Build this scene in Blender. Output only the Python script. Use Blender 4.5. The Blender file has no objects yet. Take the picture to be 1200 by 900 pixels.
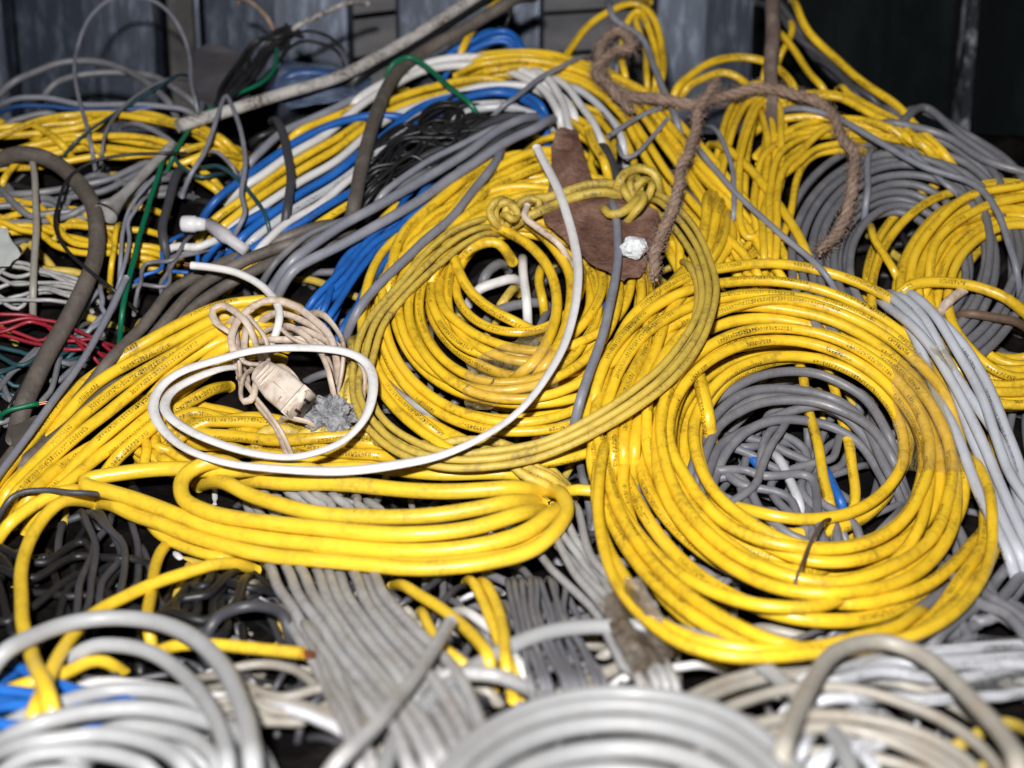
import bpy, bmesh, math, random
import numpy as np
from mathutils import Vector, Matrix, noise
from mathutils.bvhtree import BVHTree
random.seed(7); RNG = np.random.default_rng(11)
SC = bpy.context.scene; COL = SC.collection

# ------------------------------------------------------------------ camera, light, exposure
PITCH = math.radians(15.0); CAMZ = 0.60; FPX = 1667.0
cd = bpy.data.cameras.new('camera'); cam = bpy.data.objects.new('camera', cd); COL.objects.link(cam)
cam.location = (0, 0, CAMZ); cam.rotation_euler = (math.radians(90) - PITCH, 0, 0)
cd.lens = 50; cd.sensor_width = 36; cd.clip_start = 0.01; cd.clip_end = 50
cd.dof.use_dof = True; cd.dof.focus_distance = 1.08; cd.dof.aperture_fstop = 4.3
SC.camera = cam
w = bpy.data.worlds.new('World'); SC.world = w; w.use_nodes = True
w.node_tree.nodes['Background'].inputs[0].default_value = (0.62, 0.72, 1.0, 1)
w.node_tree.nodes['Background'].inputs[1].default_value = 0.022
def area(name, loc, target, size, power, col):
    l = bpy.data.lights.new(name, 'AREA'); l.shape = 'RECTANGLE'; l.size = size[0]; l.size_y = size[1]; l.energy = power; l.color = col
    o = bpy.data.objects.new(name, l); COL.objects.link(o); o.location = loc
    o.rotation_euler = (Vector(target) - Vector(loc)).to_track_quat('-Z', 'Y').to_euler(); return o
area('camera_flash', (-0.08, -0.20, CAMZ + 0.27), (-0.02, 1.05, 0.28), (0.07, 0.05), 31.0, (1.0, 0.985, 0.965))
SC.view_settings.view_transform = 'Standard'; SC.view_settings.look = 'None'
SC.cycles.diffuse_bounces = 2
SC.view_settings.exposure = 0.0; SC.view_settings.gamma = 1.0

# ------------------------------------------------------------------ the heap's surface: picture point -> point on the heap
FW = np.array([0, math.cos(PITCH), -math.sin(PITCH)]); UP = np.array([0, math.sin(PITCH), math.cos(PITCH)]); RT = np.array([1.0, 0, 0])
CAM = np.array([0, 0, CAMZ])
DY = np.array([-300, 0, 60, 100, 150, 250, 350, 450, 550, 650, 750, 830, 900, 1000, 1300], float)
DV = np.array([1.66, 1.50, 1.47, 1.42, 1.36, 1.27, 1.19, 1.12, 1.05, .96, .84, .75, .68, .60, .44])
def depth(x, y):
    x = np.asarray(x, float); y = np.asarray(y, float)
    d = np.interp(y, DY, DV)
    return d + 0.02*np.sin(x/190.0 + 1.0)*np.clip((y-150)/300, 0, 1)
def pos(x, y, h=0.0):
    x = np.asarray(x, float); y = np.asarray(y, float)
    d = depth(x, y) - h
    return CAM + d[..., None]*(FW + ((x-600)/FPX)[..., None]*RT + ((450-y)/FPX)[..., None]*UP)
def P1(x, y, h=0.0): return Vector(pos(np.array([x]), np.array([y]), h)[0])

# ------------------------------------------------------------------ materials
def nmat(name):
    m = bpy.data.materials.new(name); m.use_nodes = True
    nt = m.node_tree; return m, nt, nt.nodes['Principled BSDF']
def N(nt, t, **kw):
    n = nt.nodes.new(t)
    for k, v in kw.items():
        if k.startswith('i_'): n.inputs[int(k[2:])].default_value = v
        else: setattr(n, k, v)
    return n
def ramp(nt, src, stops):
    r = nt.nodes.new('ShaderNodeValToRGB'); e = r.color_ramp.elements
    e[0].position, e[0].color = stops[0][0], (*stops[0][1], 1); e[1].position, e[1].color = stops[-1][0], (*stops[-1][1], 1)
    for p, c in stops[1:-1]:
        x = e.new(p); x.color = (*c, 1)
    nt.links.new(src, r.inputs[0]); return r
def mixc(nt, fac, a, b):
    m = nt.nodes.new('ShaderNodeMix'); m.data_type = 'RGBA'
    for s, v in ((0, fac), (6, a), (7, b)):
        if isinstance(v, (int, float)): m.inputs[s].default_value = v
        elif isinstance(v, tuple): m.inputs[s].default_value = (*v, 1)
        else: nt.links.new(v, m.inputs[s])
    return m.outputs[2]
def math_(nt, op, a, b=None):
    m = nt.nodes.new('ShaderNodeMath'); m.operation = op
    for s, v in ((0, a), (1, b)):
        if v is None: continue
        if isinstance(v, (int, float)): m.inputs[s].default_value = v
        else: nt.links.new(v, m.inputs[s])
    return m.outputs[0]
def cable_mat(name, col, dirt=0.35, dirtcol=(0.10, 0.075, 0.05), rough=0.42, printed=0.0, inkcol=(0.03, 0.02, 0.01), dust=0.2, dustcol=(0.45, 0.42, 0.38)):
    m, nt, b = nmat(name); L = nt.links
    tc = N(nt, 'ShaderNodeTexCoord'); uv = N(nt, 'ShaderNodeUVMap')
    n1 = N(nt, 'ShaderNodeTexNoise'); n1.inputs['Scale'].default_value = 34; n1.inputs['Detail'].default_value = 6; n1.inputs['Roughness'].default_value = .65; L.new(tc.outputs['Object'], n1.inputs['Vector'])
    n2 = N(nt, 'ShaderNodeTexNoise'); n2.inputs['Scale'].default_value = 260; n2.inputs['Detail'].default_value = 4; L.new(tc.outputs['Object'], n2.inputs['Vector'])
    # lengthwise scuffs from the uv (u = metres along the jacket)
    mp = N(nt, 'ShaderNodeMapping'); mp.inputs['Scale'].default_value = (60, 14, 1); L.new(uv.outputs[0], mp.inputs[0])
    n3 = N(nt, 'ShaderNodeTexNoise'); n3.inputs['Scale'].default_value = 1; n3.inputs['Detail'].default_value = 5; L.new(mp.outputs[0], n3.inputs['Vector'])
    oi = N(nt, 'ShaderNodeObjectInfo')
    hs = N(nt, 'ShaderNodeHueSaturation'); hs.inputs['Color'].default_value = (*col, 1)
    v = math_(nt, 'MULTIPLY_ADD', oi.outputs['Random'], .26); v.node.inputs[2].default_value = .84; L.new(v, hs.inputs['Value'])
    tone = mixc(nt, math_(nt, 'MULTIPLY', n1.outputs[0], .45), hs.outputs[0], tuple(c*.62 for c in col))
    r1 = ramp(nt, n1.outputs[0], [(0.50 - .12*dirt, (0,)*3), (0.80 - .2*dirt, (1,)*3)])
    sp = ramp(nt, n2.outputs[0], [(0.42, (0,)*3), (0.62, (1,)*3)])
    f1 = math_(nt, 'MULTIPLY', math_(nt, 'MULTIPLY', r1.outputs[0], math_(nt, 'ADD', sp.outputs[0], .35)), dirt)
    c1 = mixc(nt, f1, tone, dirtcol)
    sc = ramp(nt, n3.outputs[0], [(0.56, (0,)*3), (0.72, (1,)*3)])
    c2 = mixc(nt, math_(nt, 'MULTIPLY', sc.outputs[0], dirt*.75), c1, tuple(.5*a + .25*c for a, c in zip(dirtcol, col)))
    r4 = ramp(nt, n1.outputs[0], [(0.28, (1,)*3), (0.48, (0,)*3)])
    c3 = mixc(nt, math_(nt, 'MULTIPLY', r4.outputs[0], dust), c2, dustcol)
    if printed > 0:
        s = N(nt, 'ShaderNodeSeparateXYZ'); L.new(uv.outputs[0], s.inputs[0])
        u = s.outputs[0]; vv = s.outputs[1]
        cell = 1/0.00050
        q = N(nt, 'ShaderNodeCombineXYZ')
        L.new(math_(nt, 'FLOOR', math_(nt, 'MULTIPLY', u, cell)), q.inputs[0]); L.new(math_(nt, 'FLOOR', math_(nt, 'MULTIPLY', vv, 44.0)), q.inputs[1])
        wn = N(nt, 'ShaderNodeTexWhiteNoise'); wn.noise_dimensions = '3D'; L.new(q.outputs[0], wn.inputs['Vector'])
        on = math_(nt, 'GREATER_THAN', wn.outputs[0], .42)
        gap = math_(nt, 'GREATER_THAN', math_(nt, 'FRACT', math_(nt, 'MULTIPLY', u, cell/5)), .21)          # letter spacing
        word = N(nt, 'ShaderNodeTexWhiteNoise'); word.noise_dimensions = '1D'; L.new(math_(nt, 'FLOOR', math_(nt, 'MULTIPLY', u, cell/45)), word.inputs['W'])
        wd = math_(nt, 'MULTIPLY', math_(nt, 'GREATER_THAN', word.outputs[0], .45), math_(nt, 'MULTIPLY', n1.outputs[0], 1.7))
        band = math_(nt, 'MULTIPLY', math_(nt, 'GREATER_THAN', vv, .435), math_(nt, 'LESS_THAN', vv, .565))
        f = on
        for x in (gap, wd, band): f = math_(nt, 'MULTIPLY', f, x)
        c3 = mixc(nt, math_(nt, 'MULTIPLY', f, printed), c3, inkcol)
    L.new(c3, b.inputs['Base Color'])
    rr = ramp(nt, n1.outputs[0], [(0.3, (rough-.10,)*3), (0.7, (rough+.20,)*3)]); L.new(rr.outputs[0], b.inputs['Roughness'])
    bp = N(nt, 'ShaderNodeBump'); bp.inputs['Strength'].default_value = .35; bp.inputs['Distance'].default_value = .0006
    L.new(math_(nt, 'ADD', n3.outputs[0], math_(nt, 'MULTIPLY', n2.outputs[0], .5)), bp.inputs['Height']); L.new(bp.outputs[0], b.inputs['Normal'])
    b.inputs['Specular IOR Level'].default_value = .55
    return m
M = {
 'Y': cable_mat('yellow_pvc', (.84, .535, .022), .50, (.13, .075, .02), .30, .85, dust=.10, dustcol=(.70, .55, .22)),
 'YB': cable_mat('bright_yellow_pvc', (.88, .585, .035), .42, (.20, .12, .03), .30, 0, dust=.08, dustcol=(.75, .6, .3)),
 'YD': cable_mat('dusty_yellow_pvc', (.70, .50, .07), .65, (.16, .11, .05), .50, .7, dust=.25, dustcol=(.50, .39, .17)),
 'G': cable_mat('grey_pvc', (.17, .17, .19), .35, (.06, .05, .045), .45, .25, dust=.35, dustcol=(.36, .34, .32)),
 'GB': cable_mat('blue_grey_pvc', (.215, .22, .265), .30, (.06, .05, .045), .42, 0, dust=.35, dustcol=(.38, .37, .38)),
 'LG': cable_mat('light_grey_pvc', (.37, .37, .375), .55, (.19, .14, .10), .42, .4, dust=.35, dustcol=(.50, .46, .41)),
 'FG': cable_mat('clean_light_grey_pvc', (.345, .35, .36), .30, (.20, .17, .14), .42, 0, dust=.2, dustcol=(.38, .36, .34)),
 'PG': cable_mat('pale_grey_pvc', (.44, .46, .51), .3, (.24, .2, .16), .40, .9, dust=.2, dustcol=(.6, .56, .52)),
 'BG': cable_mat('beige_grey_pvc', (.31, .29, .255), .45, (.22, .15, .09), .48, 0, dust=.45, dustcol=(.48, .43, .35)),
 'DG': cable_mat('dark_grey_pvc', (.055, .055, .066), .35, (.03, .025, .02), .45, 0, dust=.25, dustcol=(.13, .12, .115)),
 'K': cable_mat('black_rubber', (.012, .012, .014), .3, (.03, .025, .02), .42, 0, dust=.15, dustcol=(.07, .065, .065)),
 'W': cable_mat('white_pvc', (.74, .73, .73), .35, (.3, .22, .15), .36, 0, dust=.15, dustcol=(.6, .55, .5)),
 'WP': cable_mat('white_printed_pvc', (.58, .59, .63), .30, (.3, .22, .15), .36, .9, dust=.15, dustcol=(.6, .55, .5)),
 'BE': cable_mat('soiled_beige_cord', (.66, .54, .44), .60, (.22, .13, .09), .5, 0, dust=.4, dustcol=(.72, .6, .48)),
 'B': cable_mat('blue_pvc', (.012, .12, .46), .5, (.01, .03, .09), .38, 0, dust=.12, dustcol=(.12, .25, .5)),
 'DB': cable_mat('dark_blue_pvc', (.02, .07, .22), .3, (.01, .02, .05), .42, 0, dust=.3, dustcol=(.1, .14, .22)),
 'GN': cable_mat('green_pvc', (.0, .13, .06), .3, (.01, .05, .03), .4, 0, dust=.12, dustcol=(.1, .25, .2)),
 'TL': cable_mat('teal_pvc', (.015, .06, .075), .3, (.01, .03, .03), .42, 0, dust=.25, dustcol=(.06, .11, .12)),
 'R': cable_mat('red_pvc', (.30, .012, .028), .5, (.08, .01, .01), .42, 0, dust=.15, dustcol=(.4, .12, .12)),
 'HB': cable_mat('dirty_hose_rubber', (.12, .10, .085), .6, (.04, .03, .025), .6, 0, dust=.5, dustcol=(.22, .19, .165)),
 'RP': cable_mat('rope_fibre', (.33, .225, .17), .5, (.11, .075, .055), .95, 0, dust=.5, dustcol=(.46, .35, .28)),
 'BR': cable_mat('brown_wire', (.13, .08, .05), .5, (.05, .03, .02), .6, 0, dust=.3, dustcol=(.25, .18, .13)),
 'PI': cable_mat('dirty_white_conduit', (.42, .40, .385), .85, (.09, .065, .05), .5, 0, dust=.45, dustcol=(.5, .47, .43)),
}
def copper():
    m, nt, b = nmat('copper'); b.inputs['Metallic'].default_value = 1; b.inputs['Roughness'].default_value = .4
    n = N(nt, 'ShaderNodeTexNoise'); n.inputs['Scale'].default_value = 900
    r = ramp(nt, n.outputs[0], [(.35, (.35, .13, .06)), (.65, (.8, .4, .22))]); nt.links.new(r.outputs[0], b.inputs['Base Color']); return m
MCU = copper()
def tape_mat(name, tint, alpha, brown):
    m, nt, b = nmat(name); L = nt.links; out = nt.nodes['Material Output']
    tc = N(nt, 'ShaderNodeTexCoord'); n = N(nt, 'ShaderNodeTexNoise'); n.inputs['Scale'].default_value = 45; n.inputs['Detail'].default_value = 6; n.inputs['Distortion'].default_value = .8
    L.new(tc.outputs['Object'], n.inputs['Vector'])
    r = ramp(nt, n.outputs[0], [(.35, tint), (.62, brown)]); L.new(r.outputs[0], b.inputs['Base Color'])
    b.inputs['Roughness'].default_value = .10; b.inputs['Specular IOR Level'].default_value = 1.0
    bp = N(nt, 'ShaderNodeBump'); bp.inputs['Strength'].default_value = 1; bp.inputs['Distance'].default_value = .009; L.new(n.outputs[0], bp.inputs['Height']); L.new(bp.outputs[0], b.inputs['Normal'])
    tr = N(nt, 'ShaderNodeBsdfTransparent'); tr.inputs[0].default_value = (*[.84+.16*c for c in tint], 1)
    ms = N(nt, 'ShaderNodeMixShader'); a = ramp(nt, n.outputs[0], [(.3, (alpha*.7,)*3), (.7, (min(1, alpha*1.5),)*3)]); L.new(a.outputs[0], ms.inputs[0])
    L.new(tr.outputs[0], ms.inputs[1]); L.new(b.outputs[0], ms.inputs[2]); L.new(ms.outputs[0], out.inputs[0]); return m
MTY = tape_mat('clear_tape_over_yellow', (.92, .80, .45), .13, (.66, .50, .22))
MTG = tape_mat('brown_dusty_tape', (.40, .35, .30), .62, (.20, .15, .11))
MTW = tape_mat('clear_shrink_film', (.75, .77, .80), .13, (.5, .5, .5))

# ------------------------------------------------------------------ cables: collected first, pushed apart, then meshed
FILL = []     # the deep filler, left out of the pushing
SPL = []      # dicts: p, r, ob, prof
OBS = []      # dicts: name, label, cat, mat, group, kind, tips
STEP = .005
def crom(pts, closed=False):
    pts = np.asarray(pts, float); n = len(pts)
    if n == 2: pts = np.array([pts[0], pts.mean(0), pts[1]]); n = 3
    out = []
    ext = np.vstack([2*pts[0]-pts[1], pts, 2*pts[-1]-pts[-2]])
    for i in range(n-1):
        a, b, c, d = ext[i:i+4]; t = np.linspace(0, 1, 24, endpoint=False)[:, None]
        out.append(.5*((2*b) + (-a+c)*t + (2*a-5*b+4*c-d)*t**2 + (-a+3*b-3*c+d)*t**3))
    out.append(pts[-1:]); return np.vstack(out)
def resample(p, step=STEP):
    s = np.r_[0, np.cumsum(np.linalg.norm(np.diff(p, axis=0), axis=1))]
    n = max(4, int(s[-1]/step)+1); t = np.linspace(0, s[-1], n)
    return np.stack([np.interp(t, s, p[:, k]) for k in range(3)], 1)
def smooth_noise(n, per, amp):
    k = max(3, int(n/per)+3); v = RNG.normal(0, amp, k); x = np.linspace(0, k-1.001, n); i = x.astype(int); f = x-i; f = f*f*(3-2*f)
    return v[i]*(1-f)+v[np.minimum(i+1, k-1)]*f
def rad(wpx, x, y, h): return wpx*.5*float(depth(x, y)-h)/FPX
def sink_ends(p, keep='', ext=.0, depth_=.030, over=.032):
    """the ends go down into the pile instead of stopping on top of it"""
    if ext:
        a = p[0] + (p[0]-p[3])/np.linalg.norm(p[0]-p[3]+1e-9)*ext*np.linspace(1, 0, max(2, int(ext/STEP)), endpoint=False)[:, None]
        b = p[-1] + (p[-1]-p[-4])/np.linalg.norm(p[-1]-p[-4]+1e-9)*ext*np.linspace(0, 1, max(2, int(ext/STEP))+1)[1:][:, None]
        if 's' not in keep and 'b' not in keep: p = np.vstack([a, p])
        if 'e' not in keep and 'b' not in keep: p = np.vstack([p, b])
    s = np.r_[0, np.cumsum(np.linalg.norm(np.diff(p, axis=0), axis=1))]; over = min(over, s[-1]*.3)
    w_ = np.zeros(len(p))
    if 's' not in keep and 'b' not in keep: w_ = np.maximum(w_, np.clip(1-s/over, 0, 1)**2)
    if 'e' not in keep and 'b' not in keep: w_ = np.maximum(w_, np.clip(1-(s[-1]-s)/over, 0, 1)**2)
    ray = p-CAM; ray /= np.linalg.norm(ray, axis=1)[:, None]
    q = p + ray*(w_*depth_)[:, None]; q[:, 2] -= w_*depth_*.35
    return q
def add_spline(px, h, wpx=None, r=None, ob=0, prof='round', wob=1.0, taper=None, free=1.0, keep=''):
    """px: list of (x,y) or (x,y,h)"""
    q = np.array([(a[0], a[1], (a[2] if len(a) > 2 else h)) for a in px], float)
    q = crom(q)
    if r is None:
        mid = q[len(q)//2]; r = rad(wpx, mid[0], mid[1], mid[2])
    p = resample(pos(q[:, 0], q[:, 1], q[:, 2]))
    if wob:
        for k in range(3): p[:, k] += smooth_noise(len(p), 14, .0007*wob)
    p = sink_ends(p, keep)
    SPL.append(dict(p=p, r=r, ob=ob, prof=prof, taper=taper, free=free)); return len(SPL)-1
def newob(name, label, cat, mat, group=None, kind=None, bare=False, parent=None):
    OBS.append(dict(name=name, label=label, cat=cat, mat=mat, group=group, kind=kind, bare=bare, obj=None, parent=parent)); return len(OBS)-1
def cab(label, mat, wpx, h, pts, name='loose_cable', cat='cable', group=None, prof='round', wob=1.0, bare=False, free=1.0, keep=''):
    i = newob(name, label, cat, mat, group, bare=bare); add_spline(pts, h, wpx, ob=i, prof=prof, wob=wob, free=free, keep=keep or {'start': 's', 'end': 'e'}.get(bare, '')); return i
def sub(i, wpx, h, pts, prof='round', wob=1.0): add_spline(pts, h, wpx, ob=i, prof=prof, wob=wob)
def ell(e, th):
    cx, cy, rx, ry = e[:4]; rot = math.radians(e[4]) if len(e) > 4 else 0
    c, s = np.cos(th)*rx, np.sin(th)*ry
    return cx + c*math.cos(rot) - s*math.sin(rot), cy + c*math.sin(rot) + s*math.cos(rot)
def coil(label, mat, wpx, n, outer, inner, h=.01, hump=.012, wander=.5, name='cable_coil', cat='cable coil', th0=0., rand=.03, gap=None, prof='round', group=None, tilt=0., order=None, shuffle=.25, ob=None, hn=.0055):
    """one cable wound n turns in the band between two ellipses (x,y,rx,ry,rot)"""
    i = newob(name, label, cat, mat, group) if ob is None else ob
    per = 72
    base = np.linspace(0, 1, n) if order is None else np.array(order)
    m = n
    seq = base.copy()
    for k in range(m):                                   # neighbours swap now and then
        if RNG.random() < shuffle and k+1 < m: seq[[k, k+1]] = seq[[k+1, k]]
    T = n*per
    th = th0 + 2*np.pi*np.arange(T)/per
    u = np.arange(T)/per; k = np.clip(u.astype(int), 0, n-1); f = u-k
    nx = np.clip(k+1, 0, n-1); g = np.clip((f-.55)/.45, 0, 1); g = g*g*(3-2*g)
    s = seq[k]*(1-g) + seq[nx]*g + smooth_noise(T, 46, wander*.6/n)
    ox, oy = ell(outer, th); ix, iy = ell(inner, th)
    ph = [RNG.normal(0, rand, n+2) for _ in range(4)]
    def lerp(v): return v[k]*(1-f)+v[k+1]*f
    sx = lerp(ph[0]); sy = lerp(ph[1])
    sc_ = outer[2]
    x = ix + (ox-ix)*(1-s) + sx*sc_; y = iy + (oy-iy)*(1-s) + sy*sc_
    hh = h + hump*np.sin(np.pi*np.clip(s, 0, 1)) + lerp(RNG.normal(0, hn, n+2)) + smooth_noise(T, 50, .0022) - tilt*np.sin(th)
    mid = (outer[0], outer[1])
    r = rad(wpx, mid[0], mid[1]+outer[3]*.4, h)
    q = np.stack([x, y, hh], 1)
    if gap is not None:                                  # leave out an arc wholly outside the frame
        keep = ~gap(x, y); idx = np.where(keep)[0]; runs = np.split(idx, np.where(np.diff(idx) > 1)[0]+1)
    else: runs = [np.arange(T)]
    for run in runs:
        if len(run) < 5: continue
        qq = q[run]; p = sink_ends(resample(pos(qq[:, 0], qq[:, 1], qq[:, 2])), over=.06, depth_=.034)
        SPL.append(dict(p=p, r=r, ob=i, prof=prof, taper=None, free=1.0))
    return i
def bundle(label, mat, wpx, n, left, right, h=.01, hump=.006, cross=.22, name='cable_hank', cat='cable hank', jit=3.0, prof='round', ob=None, group=None, ends=0):
    """n lengths of one hank between two guide paths"""
    i = newob(name, label, cat, mat, group) if ob is None else ob
    a = crom([(q[0], q[1], q[2] if len(q) > 2 else h) for q in left]); b = crom([(q[0], q[1], q[2] if len(q) > 2 else h) for q in right])
    m = max(len(a), len(b)); ra = np.linspace(0, 1, m)
    a = np.stack([np.interp(ra, np.linspace(0, 1, len(a)), a[:, c]) for c in range(3)], 1)
    b = np.stack([np.interp(ra, np.linspace(0, 1, len(b)), b[:, c]) for c in range(3)], 1)
    for k in range(n):
        s = (k+.5)/n + smooth_noise(m, m/1.6, cross/n*1.1)
        s = np.clip(s, -.02, 1.02)
        q = a + (b-a)*s[:, None]
        q[:, 0] += smooth_noise(m, m/1.8, jit*.5); q[:, 1] += smooth_noise(m, m/1.8, jit*.5)
        q[:, 2] += hump*np.sin(np.pi*np.clip(s, 0, 1)) + smooth_noise(m, m/1.8, .0025)
        q[:, 2] += RNG.normal(0, .003)
        c0 = int(RNG.random()*ends*m); c1 = m-int(RNG.random()*ends*m)
        q = q[c0:c1]
        md = q[len(q)//2]; r = rad(wpx, md[0], md[1], md[2])
        SPL.append(dict(p=sink_ends(resample(pos(q[:, 0], q[:, 1], q[:, 2])), '', .022 if not ends else 0), r=r, ob=i, prof=prof, taper=None, free=1.0))
    return i

# ---- deep tangles seen only through gaps: nobody could count them
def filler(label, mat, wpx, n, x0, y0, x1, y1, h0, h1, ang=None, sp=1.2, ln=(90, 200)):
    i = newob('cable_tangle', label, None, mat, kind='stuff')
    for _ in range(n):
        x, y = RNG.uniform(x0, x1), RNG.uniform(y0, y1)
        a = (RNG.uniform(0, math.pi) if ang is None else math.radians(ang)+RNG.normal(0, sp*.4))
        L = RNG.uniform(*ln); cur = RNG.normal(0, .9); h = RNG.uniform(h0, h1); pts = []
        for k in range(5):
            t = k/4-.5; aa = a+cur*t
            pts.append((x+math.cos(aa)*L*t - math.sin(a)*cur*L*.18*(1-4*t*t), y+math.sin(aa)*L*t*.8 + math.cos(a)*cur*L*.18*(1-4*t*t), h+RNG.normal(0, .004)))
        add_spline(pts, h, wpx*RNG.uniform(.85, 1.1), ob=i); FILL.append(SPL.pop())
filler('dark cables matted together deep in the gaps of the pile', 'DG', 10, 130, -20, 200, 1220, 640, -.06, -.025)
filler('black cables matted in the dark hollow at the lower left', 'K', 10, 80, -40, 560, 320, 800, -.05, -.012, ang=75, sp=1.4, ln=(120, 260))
filler('cables and scraps coloured black as gap shade at the bottom of the pile', 'K', 9, 150, -20, 200, 1220, 640, -.05, -.02)  # black colour stands in for the shade deep in the gaps
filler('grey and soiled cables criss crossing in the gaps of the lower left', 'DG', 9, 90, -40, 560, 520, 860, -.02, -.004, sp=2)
filler('soiled yellow scraps of cable between the dark ones at lower left', 'YD', 9, 16, 0, 600, 520, 860, -.02, -.008, sp=2, ln=(60, 120))
filler('fine grey cable strands showing between the coils', 'G', 9, 150, 380, 380, 1230, 860, -.03, -.006, sp=2)
filler('small pale cable scraps scattered between coils', 'WP', 8, 22, 150, 480, 1230, 860, -.016, -.006, ln=(35, 80))
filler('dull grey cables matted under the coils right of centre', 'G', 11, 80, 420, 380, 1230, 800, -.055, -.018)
filler('grimy yellow cables matted under the coils in the back half', 'YD', 9, 36, -20, 200, 1150, 560, -.035, -.012, ln=(80, 180))
filler('grimy pale cables matted under the blurred coils in front', 'BG', 15, 60, 250, 690, 1230, 930, -.045, -.015, ang=20, sp=1.5)

filler('dim grey cables trailing off past the left edge of the pile', 'G', 9, 90, -440, 130, -110, 850, -.03, .012, sp=2)
filler('dim yellow cables trailing off past the left edge of the pile', 'YD', 9, 60, -440, 140, -110, 850, -.03, .012, sp=2)
filler('dim grey cables trailing off past the right edge of the pile', 'G', 10, 120, 1310, 170, 1650, 850, -.03, .012, sp=2)
# ---- back left
bundle('yellow cable hank lying flat at the back left under thin blue wires', 'Y', 8.5, 9, [(-20, 132), (60, 134), (130, 133), (215, 148), (260, 165)], [(-20, 205), (50, 190), (120, 180), (200, 190), (250, 215)], h=.004, cross=2.6, jit=9)
bundle('grimy yellow cable hank left of the bent grey hose', 'Y', 8, 7, [(-20, 236), (40, 232), (90, 240), (170, 240)], [(-20, 275), (40, 268), (90, 300), (180, 305)], h=.003, cross=2, jit=5)
bundle('grey cable hank at the left edge between two yellow hanks', 'G', 8, 7, [(-20, 218), (40, 214), (110, 205), (190, 190)], [(-20, 262), (50, 258), (110, 246), (200, 230)], h=.006, cross=2.4, jit=7)
cab('steep yellow cable crossing the flat yellow hank at back left', 'Y', 9, .014, [(28, 140), (50, 152), (72, 168), (90, 178)])
cab('curved yellow cable end at the left edge near the bent hose', 'Y', 8, .012, [(-5, 225), (8, 205), (22, 190), (36, 180)])
cab('thick grey cable arching high against the left wall panel', 'G', 8.5, .012, [(-8, 106), (33, 88), (73, 73, .02), (110, 72, .02), (140, 80), (167, 93), (190, 112), (207, 132)])
cab('second thick grey cable arch just below the high left one', 'G', 8, .010, [(45, 112), (70, 96), (100, 87), (140, 83), (177, 88), (207, 103), (240, 128)])
cab('thin grey wire looping tallest against the left wall panel', 'GB', 4.5, .020, [(113, 188), (100, 147), (90, 110), (87, 77), (97, 33), (117, 7), (143, -5), (177, 0), (200, 17), (215, 43), (222, 70), (224, 97), (232, 132)])
cab('thin pale grey wire bowing left of the bent conduit', 'G', 4, .028, [(112, 190), (117, 183), (127, 150), (143, 127), (167, 107), (193, 93), (222, 81)])
cab('teal wire rising diagonally from the back left yellow hank', 'TL', 3.6, .026, [(62, 182), (100, 157), (133, 133), (167, 113), (193, 97), (219, 76)])
cab('grey cable lying level on top of the back left yellow hank', 'GB', 7, .014, [(-8, 116), (50, 114), (100, 121), (150, 124), (215, 128), (236, 136)])
cab('dark blue wire lying level on the back left yellow hank', 'DB', 5.5, .016, [(-8, 123), (60, 125), (120, 130), (165, 126), (212, 120)])
cab('dull grey cable lying low across the left edge hank', 'G', 8, .014, [(-8, 148), (20, 140), (50, 133), (80, 134)])
cab('slim grey cable slanting across yellow cables at back left', 'G', 7, .013, [(140, 138), (165, 148), (190, 160), (215, 180)])
cab('thin upright brownish cable crossing the left grey strands', 'BG', 8, .030, [(36, 160), (37, 180), (42, 217), (43, 250), (40, 300), (37, 362)], free=.5)
cab('thick dusty hose bent over at the left edge', 'HB', 20, .030, [(-14, 182), (33, 183), (67, 194), (92, 215), (108, 240), (113, 268), (112, 300), (102, 330), (78, 378), (54, 418), (36, 455), (15, 500)], name='hose', cat='hose', free=.25, wob=.4)
cab('thin black wire curling round the bent grey hose', 'K', 4.4, .043, [(232, 172), (200, 180), (150, 182), (110, 190), (80, 210), (67, 240), (65, 267), (80, 295), (110, 323), (140, 343), (160, 350)])
cab('soft blue sheathed wire arching behind the white conduit', 'TL', 5, .024, [(198, 160), (203, 180), (213, 195), (233, 207), (253, 200), (268, 190)])
cab('teal wire running over the striped hank towards the white gland', 'TL', 5, .030, [(220, 192), (240, 193), (260, 197), (287, 217), (307, 247), (320, 282)])
cab('green wire dropping from the top towards the white conduit', 'GN', 5, .032, [(322, 30), (324, 55), (322, 80), (307, 97), (273, 113), (247, 128), (228, 140), (215, 160), (205, 178), (192, 200)])
cab('dark green wire hanging steeply beside the bent hose', 'GN', 6.5, .034, [(196, 170), (187, 205), (173, 240), (163, 273), (157, 300), (150, 330), (143, 365), (138, 392)])
cab('thin lilac grey wire arched over the white conduit', 'GB', 5.5, .038, [(213, 217), (233, 187), (247, 157), (260, 125), (268, 117), (280, 148), (287, 187), (283, 227), (287, 253), (268, 278)])
cab('short grey wire hooked above the white gland', 'GB', 4.5, .034, [(240, 170), (255, 178), (267, 190), (280, 206)])
cab('thick dark grey cable hanging left of the white gland', 'DG', 11, .026, [(216, 182), (205, 210), (197, 235), (190, 267), (193, 305)])
cab('dark slate cable crossing the striped hank almost upright', 'DG', 10.5, .031, [(318, 130), (328, 150), (336, 180), (341, 217), (334, 270)])
cab('slim grey wire hanging beside the yellow strip', 'GB', 5, .031, [(200, 190), (173, 217), (153, 243), (145, 270), (142, 300), (137, 330)])
cab('second slim grey wire hanging by the dark green one', 'GB', 5, .029, [(180, 215), (160, 245), (150, 262), (152, 285), (140, 330), (131, 345)])
cab('short upright yellow strip beside the bent hose', 'Y', 7, .026, [(139, 250), (136, 275), (131, 300), (128, 325)])
cab('thin black wire at the very left of the bent hose foot', 'K', 4, .03, [(50, 400), (30, 440), (15, 470), (-8, 500)])
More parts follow.
